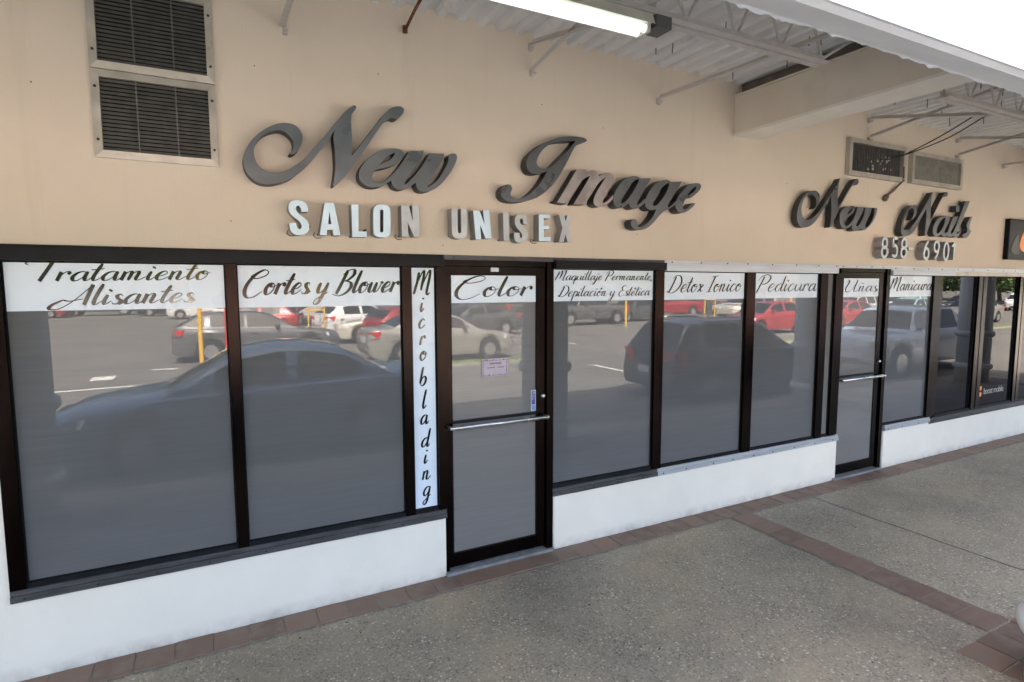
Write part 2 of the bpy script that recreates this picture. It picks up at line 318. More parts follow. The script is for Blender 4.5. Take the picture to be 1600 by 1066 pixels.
def catmull(pts, closed=False, seg=6):
    n = len(pts); out = []
    for i in range(n if closed else n-1):
        p1, p2 = pts[i], pts[(i+1) % n]
        p0 = pts[i-1] if (closed or i > 0) else p1
        p3 = pts[(i+2) % n] if (closed or i < n-2) else p2
        if len(p1) > 2: p0 = p1
        if len(p2) > 2: p3 = p2
        st = bool(len(p1) > 2 and len(p2) > 2)
        for k in range(1 if st else seg):
            t = k/seg if not st else 0
            a = []
            for c in (0, 1):
                m1 = (p2[c]-p0[c])*.5; m2 = (p3[c]-p1[c])*.5
                a.append((2*t**3-3*t*t+1)*p1[c] + (t**3-2*t*t+t)*m1 + (-2*t**3+3*t*t)*p2[c] + (t**3-t*t)*m2)
            out.append(tuple(a))
    if not closed: out.append(tuple(pts[-1][:2]))
    return out
def plate_mesh(name, loops, y_front, y_back, bevel=0.0):
    """closed outlines in wall coordinates (x, z) filled and given real thickness between y_front and y_back"""
    cu = bpy.data.curves.new(name, 'CURVE'); cu.dimensions = '2D'; cu.fill_mode = 'BOTH'
    cu.extrude = (y_back-y_front)/2 - bevel; cu.bevel_depth = bevel; cu.bevel_resolution = 1
    cu.offset = -bevel
    for lp in loops:
        s = cu.splines.new('POLY'); s.points.add(len(lp)-1); s.use_cyclic_u = True
        for q, p in zip(s.points, lp): q.co = (p[0], p[1], 0, 1)
    o = bpy.data.objects.new(name, cu); COL.objects.link(o)
    dg = bpy.context.evaluated_depsgraph_get()
    me = bpy.data.meshes.new_from_object(o.evaluated_get(dg))
    bpy.data.objects.remove(o); bpy.data.curves.remove(cu)
    me.materials.clear()
    ym = (y_back+y_front)/2
    for v in me.vertices: v.co = (v.co.x, ym - v.co.z, v.co.y)
    me.update()
    for p in me.polygons: p.material_index = 0 if abs(p.normal.y) > .7 else 1; p.use_smooth = False
    me.name = name
    return me
def text_mesh(name, s, size, y, x, z, thick=0.001, spacing=1.0, sx=1.0, rot=0.0):
    cu = bpy.data.curves.new(name, 'FONT'); cu.body = s; cu.size = size; cu.space_character = spacing; cu.extrude = thick/2
    o = bpy.data.objects.new(name, cu); COL.objects.link(o)
    dg = bpy.context.evaluated_depsgraph_get(); me = bpy.data.meshes.new_from_object(o.evaluated_get(dg))
    bpy.data.objects.remove(o); bpy.data.curves.remove(cu); me.materials.clear()
    cr, sr = math.cos(rot), math.sin(rot)
    for v in me.vertices:
        a, b = v.co.x*sx, v.co.y
        v.co = (x + a*cr - b*sr, y - v.co.z, z + a*sr + b*cr)
    me.update(); return me

# ------------------------------------------------------------------ script lettering (brush strokes)
A_ = [(.84, .85), (.62, 1.0), (.32, .86), (.1, .42), (.2, .03), (.44, .07), (.7, .45), (.86, .98)]
G = {
 'a': (1.12, [A_, [(.86, 1.0), (.78, .45), (.84, .05), (1.0, .06), (1.14, .32)]]),
 'b': (.95, [[(.3, 2.05), (.2, 1.2), (.12, .2)], [(.14, .3), (.36, .86), (.62, .98), (.78, .62), (.62, .12), (.34, 0), (.14, .2)]]),
 'c': (.86, [[(.74, .78), (.6, 1.0), (.32, .86), (.1, .42), (.2, .03), (.46, .05), (.84, .38)]]),
 'd': (1.12, [A_, [(1.02, 2.05), (.9, 1.1), (.8, .35), (.86, .04), (1.0, .06), (1.14, .32)]]),
 'e': (.86, [[(.12, .40), (.46, .52), (.68, .78), (.54, 1.0), (.28, .84), (.1, .42), (.2, .03), (.46, .05), (.84, .38)]]),
 'g': (1.0, [A_, [(.86, 1.0), (.74, .2), (.62, -.6), (.36, -.98), (.12, -.86), (.2, -.6), (.6, -.3), (1.02, .1)]]),
 'i': (.56, [[(.24, .98), (.14, .36), (.2, .03), (.36, .08), (.56, .36)], [(.34, 1.5), (.30, 1.34)]]),
 'j': (.5, [[(.26, .98), (.14, 0), (-.04, -.72), (-.3, -.98), (-.46, -.8), (-.1, -.4), (.46, .1)], [(.36, 1.5), (.32, 1.34)]]),
 'l': (.56, [[(.34, 2.1), (.2, 1.2), (.12, .36), (.2, .03), (.36, .08), (.56, .36)]]),
 'm': (1.5, [[(.18, .98), (.08, 0)], [(.1, .25), (.3, .82), (.5, 1.0), (.58, .8), (.48, 0)], [(.5, .25), (.72, .82), (.92, 1.0), (1.0, .78), (.92, .2), (1.02, .02), (1.18, .08), (1.5, .4)]]),
 'n': (1.08, [[(.18, .98), (.08, 0)], [(.1, .25), (.3, .82), (.52, 1.0), (.62, .78), (.54, .2), (.64, .02), (.8, .08), (1.08, .4)]]),
 'o': (.92, [[(.5, 1.0), (.26, .88), (.1, .46), (.22, .04), (.46, .03), (.7, .34), (.74, .78), (.5, 1.0), (.4, .8), (.58, .66), (.92, .8)]]),
 'p': (.95, [[(.26, 1.1), (.12, .1), (.02, -.95)], [(.14, .4), (.36, .88), (.62, .98), (.78, .62), (.62, .12), (.36, .02), (.16, .2)], [(.6, .1), (.95, .34)]]),
 'q': (1.05, [A_, [(.86, 1.0), (.74, .1), (.66, -.9)], [(.72, -.1), (1.05, .34)]]),
 'r': (.78, [[(.18, .98), (.08, 0)], [(.1, .3), (.34, .86), (.54, 1.0), (.62, .86), (.58, .7)]]),
 's': (.74, [[(.6, .78), (.46, 1.0), (.26, .86), (.34, .6), (.54, .34), (.42, .04), (.16, .03), (.06, .2)], [(.46, .05), (.74, .3)]]),
 't': (.6, [[(.42, 1.85), (.26, 1.1), (.14, .36), (.22, .03), (.38, .08), (.6, .36)], [(-.12, 1.2), (.2, 1.22), (.62, 1.32)]]),
 'u': (1.1, [[(.18, .98), (.1, .36), (.2, .03), (.44, .1), (.7, .5), (.84, .98)], [(.84, .98), (.76, .36), (.84, .03), (.98, .08), (1.12, .34)]]),
 'w': (1.3, [[(.18, .98), (.1, .3), (.22, .03), (.42, .14), (.62, .6), (.68, .95)], [(.68, .95), (.6, .3), (.72, .03), (.94, .2), (1.1, .7), (1.06, 1.0), (1.3, .84)]]),
 'x': (.86, [[(.1, .86), (.3, 1.0), (.42, .6), (.56, .1), (.84, .2)], [(.8, .95), (.5, .55), (.1, .02)]]),
 'y': (1.05, [[(.18, .98), (.1, .4), (.22, .05), (.46, .14), (.7, .5), (.84, .98)], [(.84, .98), (.7, .1), (.52, -.7), (.26, -1.0), (.04, -.84), (.2, -.5), (.7, -.16), (1.05, .12)]]),
 ',': (.3, [[(.14, .12), (.12, -.02), (.02, -.3)]]),
 ' ': (.62, []),
 'T': (1.35, [[(.86, 2.0), (.5, 0)], [(-.35, 1.72), (-.55, 1.9), (-.3, 2.1), (.2, 2.06), (.9, 2.0), (1.5, 2.16)]]),
 'A': (1.75, [[(.1, .55), (-.4, .1), (-.5, -.3), (0, -.35), (.6, .3), (1.1, 1.2), (1.5, 2.05)], [(1.5, 2.05), (1.36, 0)], [(.1, .55), (.5, .42), (1.2, .62)]]),
 'C': (1.75, [[(.55, 1.75), (.45, 1.5), (.9, 1.42), (1.5, 1.66), (1.62, 2.0), (1.2, 2.15), (.6, 1.7), (.2, .9), (.2, .2), (.55, -.25), (1.1, -.15), (1.6, .3)]]),
 'B': (1.6, [[(.62, 2.1), (.46, 1.2), (.2, -.1)], [(.3, 1.7), (.7, 2.1), (1.2, 2.15), (1.3, 1.7), (.95, 1.25), (.62, 1.1)], [(.62, 1.1), (1.15, 1.0), (1.36, .6), (1.1, .06), (.5, -.25), (-.15, -.1)]]),
 'M': (2.0, [[(.42, 1.95), (.28, 1.0), (.02, -.05)], [(.06, .2), (.42, 1.2), (.92, 2.1), (1.0, 1.6), (.82, .3)], [(.84, .4), (1.2, 1.4), (1.66, 2.15), (1.72, 1.5), (1.52, .2), (1.66, -.1), (1.9, .1)]]),
 'P': (1.4, [[(.62, 1.95), (.4, 1.0), (.1, -.25)], [(.0, 1.4), (.3, 1.95), (.95, 2.2), (1.4, 1.85), (1.2, 1.2), (.7, .92), (.5, 1.05)]]),
 'D': (1.75, [[(.66, 1.95), (.46, 1.0), (.2, 0)], [(.2, 1.7), (.7, 2.1), (1.3, 1.95), (1.6, 1.2), (1.3, .4), (.7, -.05), (.1, .0), (-.1, .15), (.3, .15)]]),
 'E': (1.4, [[(1.3, 1.8), (1.2, 2.1), (.8, 2.05), (.55, 1.6), (.75, 1.2), (1.05, 1.15)], [(1.05, 1.15), (.5, 1.0), (.2, .5), (.35, .0), (.8, -.05), (1.3, .4)]]),
 'I': (.95, [[(.75, 1.95), (.34, .0)], [(.3, 1.9), (.75, 1.98), (1.2, 2.06)], [(0, -.05), (.34, 0), (.72, .05)]]),
 'U': (2.1, [[(.2, 1.6), (.4, 2.05), (.5, 1.6), (.2, .6), (.4, .02), (.9, .2), (1.4, 1.1), (1.7, 2.05)], [(1.7, 2.05), (1.5, 1.0), (1.46, .2), (1.66, 0), (2.05, .3)]]),
}
def glyph(ch):
    acc = {'ó': ('o', [[(.5, 1.35), (.7, 1.65)]]), 'é': ('e', [[(.45, 1.35), (.65, 1.65)]]), 'ñ': ('n', [[(.1, 1.4), (.28, 1.56), (.5, 1.42), (.7, 1.58)]])}
    if ch in acc:
        b, ex = acc[ch]; return G[b][0], G[b][1] + ex
    return G[ch]
def script_bm(bm, s, x0, x1, z0, z1, xh, y, slant=.34, thin=.05, thick=.24, mono=False):
    adv = [glyph(c)[0] for c in s]; total = sum(adv)
    sx = (x1-x0)/(total + .1)
    cur = 0; layer = 0
    for c in s:
        a, strokes = glyph(c)
        for st in strokes:
            pts = catmull(st, False, 7)
            P = []
            for (u, v) in pts:
                X = x0 + (cur+u)*sx + v*xh*slant
                f = (X-x0)/max(1e-6, x1-x0)
                P.append((X, z0 + (z1-z0)*f + v*xh))
            layer += 1; n = len(P); L = []
            for i in range(n):
                a_, b_ = P[max(0, i-1)], P[min(n-1, i+1)]
                dx, dz = b_[0]-a_[0], b_[1]-a_[1]; l = math.hypot(dx, dz) or 1; dx /= l; dz /= l
                k = max(0, -dz if dz < 0 else dz*.0)
                wd = xh*(thin + (thick-thin)*k**1.4)
                if len(st) == 2: wd = xh*thick*.9 if not mono else wd
                if len(st) > 2 and not mono: wd *= min(1, .6 + 3*min(i, n-1-i)/n*1.6)
                L.append((dx, dz, wd))
            W = [(L[max(0, i-1)][2] + L[i][2]*2 + L[min(n-1, i+1)][2])/4 for i in range(n)]
            prev = None
            for i in range(n):
                dx, dz, _ = L[i]; h = W[i]/2
                nx, nz = -dz, dx
                yy = y - .00004*layer - .00003*i/n
                if not mono: nx, nz = nx*.8 + (.6 if nx > 0 else -.6)*abs(dz)*.3, nz   # broad-pen bias
                q = (bm.verts.new((P[i][0]+nx*h, yy, P[i][1]+nz*h)), bm.verts.new((P[i][0]-nx*h, yy, P[i][1]-nz*h)))
                if prev: bm.faces.new((prev[0], prev[1], q[1], q[0]))
                prev = q
        cur += a
def lettering(lines, parent, y=.0142, **kw):
    bm = bmesh.new()
    for (s, x0, x1, z0, z1, xh) in lines: script_bm(bm, s, x0, x1, z0, z1, xh, y, **kw)
    return fin('lettering', bm, M['vinyl'], parent, keep=True)
